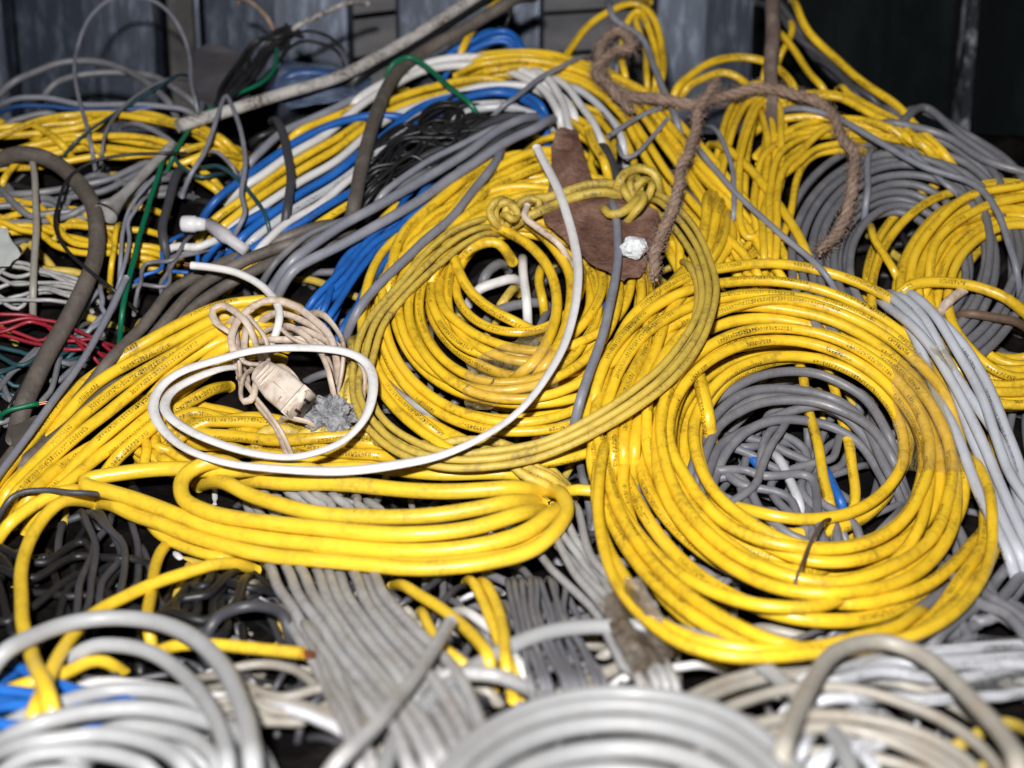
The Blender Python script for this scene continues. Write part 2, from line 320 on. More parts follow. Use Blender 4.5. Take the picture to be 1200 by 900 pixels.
bundle('bright red wires fanned out at the left edge', 'R', 4.6, 5, [(-14, 362), (30, 362), (60, 370), (90, 385), (118, 397)], [(-14, 395), (30, 402), (60, 408), (85, 412), (108, 418)], h=.016, cross=1.0, jit=4, name='wire_bundle', cat='wires')
bundle('dusty grey thin wires massed above the red wires', 'LG', 5, 9, [(-14, 305), (20, 312), (50, 315), (90, 325)], [(-14, 362), (20, 357), (50, 352), (82, 350)], h=.012, cross=1.2, jit=4, name='wire_bundle', cat='wires')
bundle('slate blue wires under the red ones at left', 'TL', 5.5, 6, [(-14, 405), (30, 412), (60, 405), (90, 400)], [(-14, 470), (20, 470), (55, 440), (100, 420)], h=.004, cross=1.2, jit=4, name='wire_bundle', cat='wires')
bundle('dull grey cable ends by the left edge above the bright green wire', 'G', 7, 6, [(-10, 440), (20, 430), (45, 410), (90, 380)], [(-14, 500), (20, 490), (55, 460), (88, 428)], h=.008, cross=2.4, jit=5)
bundle('dark shiny cables lying between the bent hose and green wire', 'GB', 6, 3, [(86, 385), (100, 362), (118, 336)], [(112, 392), (130, 365), (147, 340)], h=.012, cross=1, jit=3)
cab('bright green wire end at the left edge', 'GN', 6, .034, [(-8, 487), (10, 480), (28, 476), (45, 474)], bare='end')
bundle('flat brownish strip of cable behind the yellow fan', 'HB', 14, 3, [(385, 262), (310, 287), (250, 315), (190, 350), (130, 410), (70, 475), (20, 520)], [(400, 285), (330, 305), (270, 335), (225, 368), (160, 420), (85, 500), (28, 548)], h=.014, cross=.5, jit=1, name='flat_cable', cat='flat cable')
cab('slim straight grey rod crossing the left end of the yellow fan', 'GB', 9, .042, [(-12, 570), (30, 515), (60, 472), (95, 425), (125, 372), (148, 325)], free=.4, wob=.3, keep='b')
bundle('loose grey ends with bare tips under the white plug wire', 'G', 5, 3, [(150, 330), (180, 300), (205, 270)], [(185, 360), (215, 330), (245, 300)], h=.012, cross=.6, jit=2)
bundle('small blue wires poking out under the brown strip', 'B', 5, 3, [(160, 320), (185, 296), (210, 275)], [(200, 350), (225, 330), (255, 305)], h=.008, cross=.6, jit=2, name='wire_bundle', cat='wires')

# ---- conduits, hoses, hank of black wire at the top
cab('grimy white conduit bent over the pile from the top', 'PI', 14.5, .034, [(208, 149), (262, 131), (330, 110), (395, 91), (450, 63), (505, 30), (570, -12)], name='conduit', cat='conduit', free=.15, wob=.3, keep='b')
cab('dark brown hose hanging over the crest of the white cables', 'HB', 15.5, .034, [(625, -16), (580, 12), (540, 36), (500, 58), (470, 80), (452, 108), (438, 143), (424, 198), (414, 245), (408, 262)], name='hose', cat='hose', free=.2, wob=.5)
cab('black hose under the grimy white conduit', 'K', 17, .018, [(590, -16), (540, 15), (490, 45), (440, 75), (400, 98)], name='hose', cat='hose', free=.3)
cab('thin pale rod leaning at the top left of the black hank', 'PI', 6.5, .022, [(326, 40), (365, 22), (430, -8)], free=.3, wob=0)
bundle('hank of thin black wire hanging under the green wire', 'K', 5, 11, [(250, 130), (262, 110), (280, 80), (298, 52), (325, 36)], [(258, 122), (285, 105), (312, 88), (333, 60), (334, 40)], h=.022, hump=.012, cross=3, jit=4, name='wire_hank', cat='wire hank')
cab('black wire curving away from the black hank at top', 'K', 4, .018, [(330, 40), (345, 36), (367, 37), (390, 46), (415, 72)])
cab('lower black wire curving away from the black hank', 'K', 4, .018, [(330, 52), (348, 48), (367, 49), (390, 58), (408, 78)])
cab('frayed brown twine hanging from the top left edge', 'RP', 5, .02, [(280, -8), (297, 6), (310, 18), (323, 34)], name='twine', cat='twine')
cab('blue cable half hidden behind the grimy white conduit', 'DB', 12, .006, [(320, 100), (345, 88), (370, 86), (400, 92), (430, 100)])
bundle('blue cables looping behind the crest at the top', 'B', 7, 4, [(525, 66), (543, 50), (573, 36), (600, 37), (617, 60)], [(528, 78), (548, 62), (575, 50), (596, 50), (606, 66)], h=.002, cross=1, jit=2)
cab('short yellow cable slanting up out of frame at the top', 'Y', 9, .024, [(536, 72), (544, 54), (558, 28), (575, 8), (596, -10)])
cab('thin black wire hooked at the top beside the yellow cable', 'K', 4, .02, [(592, -6), (599, 8), (597, 22), (590, 34)])
cab('dark green wire arched over the white cables at the crest', 'GN', 6, .040, [(452, 94), (458, 82), (468, 74), (483, 70), (507, 83), (533, 107), (568, 132)])
cab('thin grey wire slanting over the crest of the big hank', 'GB', 6, .036, [(700, 56), (665, 76), (633, 93), (600, 117), (570, 132)])

# ---- striped hank: yellow, white and blue cables lying side by side
G0 = 'cables of the striped yellow, white and blue hank'
ST = [
 ('topmost white cable of the striped hank, wide over the crest', 'W', [(262, 228), (300, 206), (345, 176), (400, 141), (440, 110), (480, 88), (517, 78), (560, 75), (600, 82), (633, 100), (652, 125), (660, 150)]),
 ('upper thick white cable along the crest of the striped hank', 'W', [(400, 133), (430, 112), (465, 92), (510, 72), (567, 70), (615, 84), (650, 108), (668, 130), (676, 152)]),
 ('highest blue cable of the striped hank, alone at left', 'B', [(232, 256), (262, 228), (283, 213), (317, 187), (350, 166), (400, 146), (433, 139), (467, 138), (500, 140)]),
 ('broad yellow cable second from the top in the striped hank', 'Y', [(230, 270), (262, 248), (300, 221), (350, 187), (397, 160), (430, 136), (460, 118), (517, 100), (567, 92), (610, 96)]),
 ('yellow cable just under the broad one in the striped hank', 'Y', [(235, 282), (270, 258), (310, 226), (350, 199), (397, 172), (432, 146), (465, 128), (520, 110), (560, 101), (600, 104)]),
 ('white cable in the middle of the striped hank', 'W', [(250, 284), (300, 248), (350, 214), (397, 186), (450, 140), (490, 122), (530, 110), (567, 100), (610, 98), (650, 106)]),
 ('blue cable in the middle of the striped hank', 'B', [(258, 298), (300, 262), (350, 228), (397, 200), (460, 150), (500, 125), (540, 110), (590, 104), (625, 116), (645, 140)]),
 ('second middle white cable below the blue one in the hank', 'WP', [(275, 300), (310, 270), (350, 241), (397, 212), (450, 168), (500, 130), (545, 122), (590, 122), (625, 132)]),
 ('lowest white cable of the striped hank before the black wires', 'W', [(280, 312), (315, 285), (350, 254), (397, 224), (440, 185), (470, 160)]),
 ('lower blue cable of the striped hank near the dark hose', 'B', [(255, 322), (300, 292), (350, 262), (397, 236), (430, 212), (460, 185)]),
 ('lowest yellow cable of the striped hank', 'Y', [(262, 333), (310, 300), (350, 274), (397, 246), (440, 220)]),
 ('short yellow cable at the upper left edge of the striped hank', 'Y', [(325, 168), (345, 156), (367, 145), (400, 132), (440, 106), (475, 92)]),
 ('grey cable edging the striped hank at its upper left', 'GB', [(275, 205), (300, 180), (325, 158), (360, 142), (400, 126), (440, 104)]),
 ('blue cable low at the left end of the striped hank', 'B', [(232, 300), (262, 278), (290, 258), (330, 236)]),
 ('white cable low at the left end of the striped hank', 'W', [(176, 298), (205, 292), (235, 292), (270, 276)]),
 ('thin blue cable on the crest beneath the thin grey wire', 'B', [(455, 162), (500, 136), (545, 116), (585, 110), (615, 120), (634, 142), (640, 160)]),
 ('pale cable at the crest under the dark cable ends', 'WP', [(520, 148), (550, 128), (590, 126), (625, 134), (650, 150)]),
]
for lab, m_, pts in ST:
    cab(lab, m_, 10.2 if pts[0][0] > 390 else 9.6, .014 if m_ != 'Y' else .011, pts, name='striped_hank_cable', group=G0, wob=1.2)
# white cables fanning down to the right of the crest
cab('left one of the white cables fanning down right of the crest', 'W', 9.5, .018, [(600, 80), (633, 92), (658, 118), (668, 150), (672, 175)], name='white_cable')
cab('second of the white cables fanning down right of the crest', 'W', 9, .018, [(630, 82), (660, 98), (685, 128), (702, 158), (712, 185)], name='white_cable')
cab('third of the white cables fanning down right of the crest', 'WP', 9, .018, [(650, 92), (682, 108), (708, 130), (726, 155), (735, 185)], name='white_cable')
bundle('big yellow hank sweeping over the crest and down to the right', 'Y', 9.5, 7, [(560, 66), (620, 62), (690, 74), (750, 104), (800, 150), (850, 205), (905, 280), (935, 330)], [(570, 84), (620, 84), (680, 98), (722, 130), (745, 165), (775, 215), (820, 270), (860, 325)], h=.012, hump=.01, cross=1.0, jit=3)
bundle('second yellow hank running down behind the knotted coil', 'Y', 9, 6, [(690, 110), (720, 140), (738, 178), (748, 215), (765, 260)], [(640, 165), (670, 170), (695, 195), (715, 240), (735, 300)], h=.004, cross=1.3, jit=4)
cab('yellow cable looping tall above the crest', 'Y', 8.5, .016, [(655, 78), (668, 58), (690, 28), (715, 11), (742, 4), (762, 16), (773, 43), (775, 85), (770, 110)])
cab('inner yellow cable of the tall loop at the top', 'Y', 8, .013, [(735, 98), (728, 66), (733, 30), (748, 13), (760, 30), (770, 60), (772, 80), (764, 105)])
cab('yellow cable hidden partly behind the tall loop', 'Y', 7.5, .008, [(762, 108), (758, 80), (755, 52), (746, 26), (752, -2), (763, -10)])
cab('yellow cable bridging from the rope to the tall loop', 'Y', 8, .012, [(676, 74), (700, 80), (722, 93), (745, 102), (775, 118)])
cab('thin blue grey wire falling through the tall loop and rope', 'GB', 8, .028, [(715, -8), (718, 20), (728, 30), (752, 46), (764, 75), (776, 105), (790, 135), (802, 160)])
cab('slim upright grey wire behind the tangle of rope', 'GB', 4.5, .012, [(716, -10), (719, 30), (722, 60), (724, 90)])
cab('straight grey wire end slanting under the rope', 'GB', 6, .030, [(712, 160), (745, 140), (775, 126)], keep='b')
cab('bent grey wire below the slanting grey wire end', 'GB', 5.5, .028, [(722, 158), (730, 182), (745, 180), (762, 162), (782, 140)], keep='e')
bundle('dark grey cable ends lying on the crest', 'DG', 11, 6, [(470, 200), (540, 160), (590, 135), (640, 128)], [(500, 215), (560, 180), (600, 158), (640, 150)], h=.022, cross=1.2, jit=4, ends=.2)
bundle('tangle of thin black wires beside the dark hose', 'K', 4.5, 20, [(432, 178), (470, 152), (510, 132), (548, 124)], [(436, 232), (480, 200), (530, 176), (575, 150)], h=.020, hump=.014, cross=4.5, jit=9, name='wire_hank', cat='wire hank')
coil('ball of thin black wire at the upper end of the black tangle', 'K', 4, 7, (520, 145, 30, 18, -25), (525, 148, 12, 8), h=.034, hump=.004, rand=.3, name='wire_hank', cat='wire hank')
cab('upper grey cable running diagonally from the crest to the left', 'GB', 12, .038, [(640, 130), (587, 152), (543, 182), (483, 218), (433, 247), (397, 267), (350, 300), (318, 324)], free=.4, wob=.5)
cab('lower grey cable running parallel below the upper diagonal', 'GB', 12, .036, [(655, 128), (632, 148), (600, 165), (550, 198), (500, 230), (450, 260), (400, 287), (350, 312), (322, 338)], free=.4, wob=.5)
cab('dark violet grey cable plunging left of the knotted coil', 'GB', 11, .034, [(592, 160), (580, 190), (560, 220), (533, 257), (500, 284), (465, 315), (435, 345), (402, 388)], free=.4, wob=.5)
cab('slim grey cable above the two diagonal grey ones', 'GB', 8, .030, [(600, 140), (560, 163), (500, 192), (455, 222), (430, 245)])
cab('slim dark cable beside the dark hose foot', 'G', 8, .026, [(520, 186), (480, 212), (445, 240), (400, 262), (350, 285), (300, 330)])
cab('yellow scrap of cable under the blue hank', 'Y', 8, .022, [(482, 226), (455, 250), (440, 268), (433, 290)])
bundle('deep blue cable hank under the diagonal grey cables', 'B', 8.5, 7, [(500, 212), (465, 245), (430, 275), (395, 315), (362, 352)], [(512, 240), (488, 275), (460, 300), (430, 345), (398, 392)], h=.012, hump=.008, cross=1.2, jit=3)
bundle('blue cables showing right of the middle coil hole', 'B', 9, 4, [(686, 250), (690, 300), (700, 340), (706, 378)], [(712, 300), (714, 330), (718, 350), (722, 372)], h=.006, cross=1, jit=3)

# ---- middle yellow coil
MID = coil('middle yellow coil with clear tape, under the knotted coil', 'Y', 11.5, 13, (622, 368, 190, 158, -8), (606, 333, 74, 62, 0), h=.016, hump=.014, wander=2.2, rand=.034, th0=2.0, tilt=-.004, shuffle=.5)
coil(None, 'Y', 12.5, 7, (622, 372, 180, 150, -8), (608, 336, 88, 74, 0), h=-.004, hump=.006, wander=2, rand=.03, ob=MID)
sub(MID, 12.5, .030, [(540, 252), (580, 262), (620, 285), (648, 325), (652, 370), (632, 420), (590, 445)])
sub(MID, 12.5, .032, [(560, 245), (605, 256), (640, 280), (668, 322), (668, 372), (650, 418), (615, 450)])
sub(MID, 12.5, .031, [(535, 300), (550, 288), (575, 282), (600, 292)])
sub(MID, 12.5, .027, [(520, 268), (532, 310), (560, 350), (600, 375), (640, 382)])
bundle('yellow cables fanned like ribs above the knot', 'Y', 12, 7, [(650, 172), (610, 175), (560, 200), (510, 240), (470, 290), (445, 340)], [(660, 235), (630, 240), (590, 250), (560, 262), (530, 285), (505, 330)], h=.020, hump=.006, cross=.9, jit=3)
cab('short bright yellow cable end beside the brown scrap', 'Y', 11, .050, [(690, 150), (697, 168), (708, 188), (718, 210)], free=.5, keep='s')
cab('dark slate cable end right of the brown scrap', 'DG', 10, .048, [(702, 160), (712, 178), (722, 205), (726, 228)], free=.5)
cab('pale grey cable curving under the left of the middle coil', 'LG', 13, .010, [(436, 375), (432, 410), (445, 442), (475, 470), (510, 484), (540, 485)])
cab('white cable end lying in the hole of the middle coil', 'W', 12, -.004, [(545, 345), (575, 332), (615, 322)])
cab('upright white cable in the hole of the middle coil', 'W', 11, .002, [(612, 290), (615, 330), (620, 378)])
cab('yellow cable bit standing in the middle coil hole', 'Y', 11, .0, [(640, 300), (632, 330), (640, 365)])
cab('slate grey cable crossing low in the middle coil hole', 'G', 12, -.006, [(560, 375), (600, 358), (650, 350)])
cab('grey cable end at the left in the middle coil hole', 'G', 12, -.002, [(560, 335), (578, 315), (595, 302)])
cab('yellow cable end slanting inside the middle coil hole', 'YD', 11, -.004, [(580, 365), (595, 345), (608, 330)])
cab('blue grey cable standing in front of the middle coil', 'GB', 11, .062, [(716, 222), (722, 260), (723, 300), (718, 345), (703, 400), (688, 445), (673, 492)], free=.3, wob=.5)
cab('grey offcut lying below the middle coil', 'G', 14, .018, [(668, 488), (650, 498), (632, 512)], keep='b', bare='end')

# ---- dusty knotted coil
KN = newob('knotted_cable_coil', 'dusty yellow cable coil tied with knots around the middle', 'cable coil', 'YD')
def loop3(base, offs, w, h):
    for k, (dx, dy, dh) in enumerate(offs):
        n_ = len(base)
        pts = []
        for i_, a in enumerate(base):
            b0 = base[max(0, i_-1)]; b1 = base[min(n_-1, i_+1)]; t = np.array([b1[0]-b0[0], b1[1]-b0[1]], float); t /= np.linalg.norm(t)
            nn = np.array([-t[1], t[0]]); pts.append((a[0]+nn[0]*dx+RNG.normal(0, .8), a[1]+nn[1]*dx+RNG.normal(0, .8), (a[2] if len(a) > 2 else h)+dh))
        add_spline(pts, h, w, ob=KN, free=.5)
KB = [(592, 252), (562, 266), (530, 284), (488, 322), (446, 372), (428, 412), (422, 455), (436, 492), (470, 522), (520, 538), (580, 538), (640, 524), (700, 496, .052), (750, 464, .064), (790, 430, .070), (818, 390, .072), (830, 345, .068), (822, 300, .060), (800, 262, .052), (775, 240, .046), (748, 226)]
loop3(KB, [(-9, 0, 0), (0, 0, .004), (9, 0, 0)], 9.5, .040)
loop3([(592, 250), (625, 240), (665, 228), (705, 221), (745, 220)], [(-6, 0, .014), (5, 0, .014)], 11.5, .046)
loop3([(808, 290, .056), (826, 330, .064), (822, 390, .068), (790, 440, .066), (745, 480, .058), (690, 512, .046), (640, 532), (580, 548), (520, 552)], [(8, 0, -.006)], 11, .036)
# the knots themselves
for (cx, cy, sx, tl) in ((590, 247, 1.0, .9), (745, 221, 1.05, -.5)):
    for ph, ax, ay in ((0.3, 9, 14), (1.2, 8, 13), (2.4, 13, 7)):          # tight wraps across the strands, pulled into each other
        pts = []
        for a_ in np.linspace(0, 5.9, 9):
            u_, v_ = ax*math.cos(a_+ph), ay*math.sin(a_+ph)
            pts.append((cx+.85*sx*(u_*math.cos(tl)-v_*math.sin(tl))+(ph-1.2)*5, cy+.85*sx*(u_*math.sin(tl)+v_*math.cos(tl)), .060+.008*math.cos(2*a_+ph)))
        add_spline(pts, .058, 9.5, ob=KN, free=.4, keep='')
add_spline([(756, 222, .066), (742, 238, .070), (730, 250, .068), (716, 254, .062), (708, 246, .058), (704, 236, .052)], .06, 11, ob=KN, free=.4)
add_spline([(722, 228, .066), (728, 212, .068), (738, 202, .066), (752, 199, .064), (768, 206, .062), (776, 222, .058)], .06, 11, ob=KN, free=.4)
add_spline([(728, 256, .064), (745, 246, .070), (752, 232, .068), (740, 222, .062)], .06, 10, ob=KN, free=.4)
add_spline([(600, 240, .064), (616, 232, .062), (632, 236, .060), (624, 248, .058)], .06, 9, ob=KN, free=.4)
cab('grey strip tail hooked beside the left knot', 'BE', 8, .058, [(618, 240), (616, 254), (630, 266), (652, 284), (668, 300)], keep='s')

# ---- right big coil
BIG = coil('big yellow cable coil at the right with clear tape on its right side', 'Y', 15, 11, (931, 537, 247, 206, 32), (937, 520, 122, 98, 10), h=.022, hump=.020, wander=2.2, rand=.045, th0=2.6, tilt=.004, shuffle=.5)
coil(None, 'Y', 16, 6, (931, 540, 228, 190, 32), (937, 525, 140, 112, 10), h=.002, hump=.006, wander=2, rand=.03, ob=BIG)
sub(BIG, 16.5, .034, [(812, 405), (818, 440), (823, 480), (828, 518)])
sub(BIG, 16.5, .040, [(1085, 700), (1050, 738), (985, 758), (900, 762), (820, 750), (760, 720), (718, 660), (700, 590), (705, 520)])
sub(BIG, 16.5, .044, [(1140, 520), (1160, 580), (1160, 650), (1130, 705), (1080, 740), (1000, 760), (920, 769), (840, 764), (778, 740), (730, 690), (704, 620), (702, 560), (712, 500)])
sub(BIG, 16, .012, [(735, 480), (730, 560), (745, 630), (775, 695), (830, 740, 0), (880, 750, -.01)])
sub(BIG, 16, .010, [(712, 480), (722, 430), (750, 390), (795, 350), (845, 330)])
bundle('yellow cables crossing up from the big coil to the middle coil', 'Y', 13.5, 5, [(706, 540), (702, 480), (720, 420), (760, 370), (815, 300), (835, 230)], [(760, 520), (762, 450), (780, 390), (820, 330), (850, 290), (852, 260)], h=.026, hump=.006, cross=1.2, jit=4)
bundle('grey cable coil inside the hole of the big yellow coil', 'G', 11.5, 6, [(815, 540), (835, 470), (880, 436), (950, 430), (1005, 460), (1040, 520)], [(825, 590), (850, 530), (900, 500), (965, 500), (1010, 525), (1050, 580)], h=.010, hump=.008, cross=1.0, jit=4)
bundle('finer grey cables rising steeply in the hole of the big coil', 'G', 10, 7, [(840, 620), (850, 560), (880, 500), (930, 470)], [(1000, 630), (985, 580), (990, 540), (1020, 500)], h=-.004, cross=1.2, jit=5)
bundle('grey cables sloping down in the hole of the big coil', 'G', 10.5, 8, [(820, 560), (850, 575), (900, 610), (950, 640)], [(880, 500), (930, 520), (960, 560), (980, 640)], h=-.002, hump=.008, cross=1.4, jit=6)
cab('upright yellow cable inside the hole of the big coil', 'Y', 12, .010, [(925, 395), (938, 430), (944, 462), (955, 510), (965, 560), (976, 612)])
cab('second upright yellow cable in the big coil hole, right of the first', 'Y', 12, .006, [(960, 410), (975, 450), (985, 485), (998, 530), (1003, 580), (998, 622)])
cab('blue cable showing at the left in the big coil hole', 'B', 12, .002, [(862, 510), (880, 530), (902, 556)])
cab('blue cable end low in the big coil hole', 'B', 12, .004, [(950, 530), (972, 570), (995, 604)])
cab('white printed cable in the big coil hole', 'WP', 12, .006, [(895, 515), (915, 540), (932, 575), (944, 610)])
cab('thin dark twig lying over the lower rim of the big coil', 'BR', 4.5, .056, [(976, 592), (962, 615), (946, 645), (929, 692)], name='twig', cat='twig', free=.3)

# ---- right side
bundle('pale grey printed cable hank right of the big yellow coil', 'PG', 12.5, 6, [(1036, 352, .02), (1062, 385), (1097, 450), (1125, 520), (1155, 585), (1190, 650)], [(1068, 345, .02), (1118, 380), (1160, 440), (1190, 510), (1215, 590), (1235, 650)], h=.042, hump=.010, cross=.6, jit=3)
coil('dark grey cable coil at the right edge of the back', 'G', 10.5, 12, (1068, 300, 158, 150, 0), (1050, 315, 52, 62, 0), h=.006, hump=.012, wander=1.2, rand=.02, th0=1.0, shuffle=.5)
bundle('grey cables arching out of frame at the upper right', 'G', 10, 4, [(1040, 116), (1085, 130), (1135, 160), (1215, 205)], [(1040, 160), (1090, 158), (1140, 185), (1210, 250)], h=.014, cross=1, jit=4)
coil('yellow cable coil cut off by the right edge', 'Y', 11.5, 11, (1175, 345, 160, 140, 0), (1200, 350, 70, 76, 0), h=.008, hump=.012, wander=1.6, rand=.035, th0=2.4, shuffle=.5, gap=lambda x, y: x > 1290)
bundle('yellow loops rising steeply at the left side of the right edge coil', 'Y', 11, 3, [(1058, 345), (1075, 290), (1120, 235), (1215, 205)], [(1085, 345), (1110, 285), (1150, 250), (1215, 235)], h=.024, cross=1.0, jit=3)
sub_i = cab('yellow cable arching over the pale hank at the right', 'Y', 13, .036, [(1042, 352), (1075, 335), (1120, 335), (1165, 345), (1215, 368)])
cab('yellow tie cable hanging left of the right edge coil', 'Y', 9.5, .030, [(1015, 252), (1024, 280), (1040, 305), (1058, 335)])
cab('slate wire running down into the yellow tie cable', 'GB', 8, .030, [(1026, 165), (1018, 185), (1017, 220), (1016, 254)])
cab('blue grey wire sweeping across the upper right cables', 'GB', 8, .040, [(905, 122), (950, 128), (985, 140), (1030, 165), (1085, 195), (1140, 215), (1168, 245), (1184, 285), (1200, 335)], free=.4)
cab('branch of grey wire under the sweeping blue grey wire', 'GB', 7, .028, [(1040, 160), (1080, 190), (1110, 215), (1140, 235)])
cab('long pale wire slanting down from the rope to the big coil', 'GB', 7.5, .036, [(808, 160), (830, 190), (865, 228), (910, 270), (950, 305), (990, 345)], free=.4)
cab('short pale wire hanging right of the rope branch', 'GB', 6, .032, [(824, 138), (845, 160), (857, 195), (861, 230), (860, 268)])
cab('grey cable low behind the long pale wire', 'G', 10, .016, [(805, 208), (835, 250), (865, 295), (890, 330)])
cab('brown hose running level out of the right edge', 'BR', 11, .030, [(1110, 365), (1145, 370), (1180, 375), (1215, 380)], name='hose', cat='hose')
cab('braided pale cable end poking over the right yellow coil', 'BE', 12, .036, [(1098, 362), (1112, 350), (1130, 334)], bare='end')

# ---- top right
bundle('yellow hank crossing under the rope at the top right', 'Y', 9.5, 7, [(905, 118), (960, 112), (1010, 120), (1055, 140), (1090, 170)], [(905, 190), (950, 165), (1000, 160), (1050, 162), (1085, 172)], h=.014, hump=.008, cross=1.6, jit=4)
coil('yellow coil hanging edge on below the rope', 'Y', 9, 7, (880, 205, 40, 105, 8), (882, 200, 14, 72, 8), h=.010, hump=.012, wander=1.5, rand=.10, th0=.5, shuffle=.5)
bundle('yellow strands bending down from the hank under the rope', 'Y', 9, 5, [(975, 150), (925, 160), (895, 190), (885, 240), (890, 300)], [(1010, 172), (965, 185), (938, 215), (925, 255), (912, 300)], h=.020, hump=.006, cross=1.0, jit=5)
cab('long yellow cable falling from the top to the dark grey coil', 'Y', 10, .018, [(930, -12), (940, 25), (960, 52), (1000, 88), (1040, 120), (1085, 162), (1110, 185), (1130, 200)])
cab('yellow cable falling beside the wooden post', 'Y', 8.5, .014, [(905, 25), (925, 55), (950, 85), (975, 112)])
cab('yellow cable wound upright round the wooden post', 'Y', 8.5, .024, [(908, 28), (903, 60), (895, 88), (892, 100)])
cab('hooked yellow cable right of the wooden post', 'Y', 8, .012, [(924, 12), (927, 35), (920, 52), (908, 72)])
cab('upper yellow arch left of the wooden post', 'Y', 9.5, .014, [(784, 118), (800, 95), (835, 74), (870, 68), (905, 76), (930, 100), (935, 115)])
cab('lower yellow arch left of the wooden post', 'Y', 9, .012, [(790, 112), (815, 96), (845, 86), (870, 92), (885, 100)])
cab('stray yellow cable behind the long falling one', 'Y', 8, .008, [(985, 92), (1000, 112), (1025, 128)])
bundle('blackish cables behind the long falling yellow cable', 'DG', 8, 4, [(905, 0), (935, 35), (965, 70), (1000, 110)], [(915, 10), (950, 60), (985, 90), (1030, 120)], h=.0, cross=1.5, jit=4)
cab('single yellow cable slanting in front of the hanging coil', 'Y', 11, .026, [(835, 160), (870, 190), (900, 225), (930, 270), (958, 320)])
# rope
def rope(name, label, pts, wpx, h, cat='rope'):
    q = crom([(a[0], a[1], a[2] if len(a) > 2 else h) for a in pts]); p = resample(pos(q[:, 0], q[:, 1], q[:, 2]), .0015)
    r = wpx*.5*float(depth(pts[0][0], pts[0][1])-h)/FPX; i = newob(name, label, cat, 'RP')
    n = len(p)
    for k in range(3): p[:, k] += smooth_noise(n, 26, .0022)
    t, u, v = frames_(p); a = np.arange(n)*.0015/(r*7)*2*np.pi
    for k in range(3):
        o_ = .44*r*(np.cos(a+k*2.094)[:, None]*u + np.sin(a+k*2.094)[:, None]*v)
        s = resample(p+o_, .003); tp_ = [(x_, RNG.uniform(.78, 1.2)) for x_ in np.linspace(0, 1, 22)]; tp_[0] = (0, .6); tp_[-1] = (1, .5); ROPES.append(dict(p=s, r=r*.60, ob=i, prof='round', taper=tp_, free=1))
    for _ in range(int(n*5)):                          # loose fibres
        j = RNG.integers(2, n-3); d = RNG.normal(0, 1, 3); d /= np.linalg.norm(d); L = RNG.uniform(.5, 1.7)*r
        b = p[j]+d*r*.8; e = b + d*L + t[j]*RNG.normal(0, 1.4)*r
        ROPES.append(dict(p=np.array([b, (b+e)/2+RNG.normal(0, .0006, 3), e]), r=.00016, ob=i, prof='round', taper=None, free=1))
    return i
def frames_(p):
    t = np.gradient(p, axis=0); t /= np.linalg.norm(t, axis=1)[:, None]+1e-12
    u = np.zeros_like(p); a = np.array([.3, -1, .2]); 
    for i in range(len(p)):
        a = a - t[i]*np.dot(t[i], a); a = a/np.linalg.norm(a); u[i] = a
    return t, u, np.cross(t, u)
ROPES = []
rope('rope', 'frayed brown rope draped over the cables at upper right', [(738, 128), (715, 105, .05), (703, 75, .045), (706, 48, .05), (725, 35, .05), (741, 58, .052), (716, 64, .054), (700, 84, .056), (735, 104, .056), (775, 116, .056), (815, 122, .056), (855, 106, .056), (900, 104, .056), (945, 112, .056), (978, 128, .05), (996, 170, .048), (1003, 215, .046), (996, 255, .044), (962, 298, .04)], 12.5, .05)
rope('rope', 'brown rope branch hanging towards the white foam crumb', [(836, 92, .064), (822, 120, .066), (806, 165, .066), (795, 212, .07), (779, 265, .07), (760, 328, .074)], 11, .064)

# ---- yellow fan at the left
FAN = bundle('fan of thick yellow cable left of the beige plug', 'Y', 14, 7, [(-14, 572), (67, 482), (110, 440), (167, 400), (217, 370), (262, 355), (320, 350)], [(60, 590), (110, 548), (150, 520), (195, 480), (235, 448), (262, 425), (300, 415)], h=.022, hump=.010, cross=.35, jit=1)
sub(FAN, 15, .018, [(110, 560), (150, 530), (190, 500), (230, 470), (270, 440)])
bundle('dirty yellow cable pile inside the white cord loop', 'Y', 14, 8, [(185, 470), (230, 480), (290, 490), (350, 505), (440, 508)], [(185, 530), (230, 535), (290, 528), (350, 528), (450, 532)], h=.008, hump=.010, cross=2.2, jit=5)
bundle('short yellow bends hanging left of the white loop', 'Y', 12, 5, [(150, 512), (158, 530), (175, 545), (200, 552)], [(178, 500), (185, 520), (205, 538), (235, 545)], h=.010, cross=1.2, jit=4)
cab('kinked yellow cable inside the bottom of the white loop', 'YD', 15, .022, [(300, 530), (302, 515), (318, 508), (345, 512), (352, 526)])
cab('second kinked yellow cable right of the first inside the loop', 'YD', 15, .024, [(345, 530), (350, 515), (370, 510), (400, 512), (420, 516)])
bundle('yellow cables hanging beside the grey dust clump', 'YD', 12, 4, [(398, 420), (402, 445), (400, 475)], [(425, 400), (428, 440), (420, 478)], h=.010, cross=.8, jit=2)
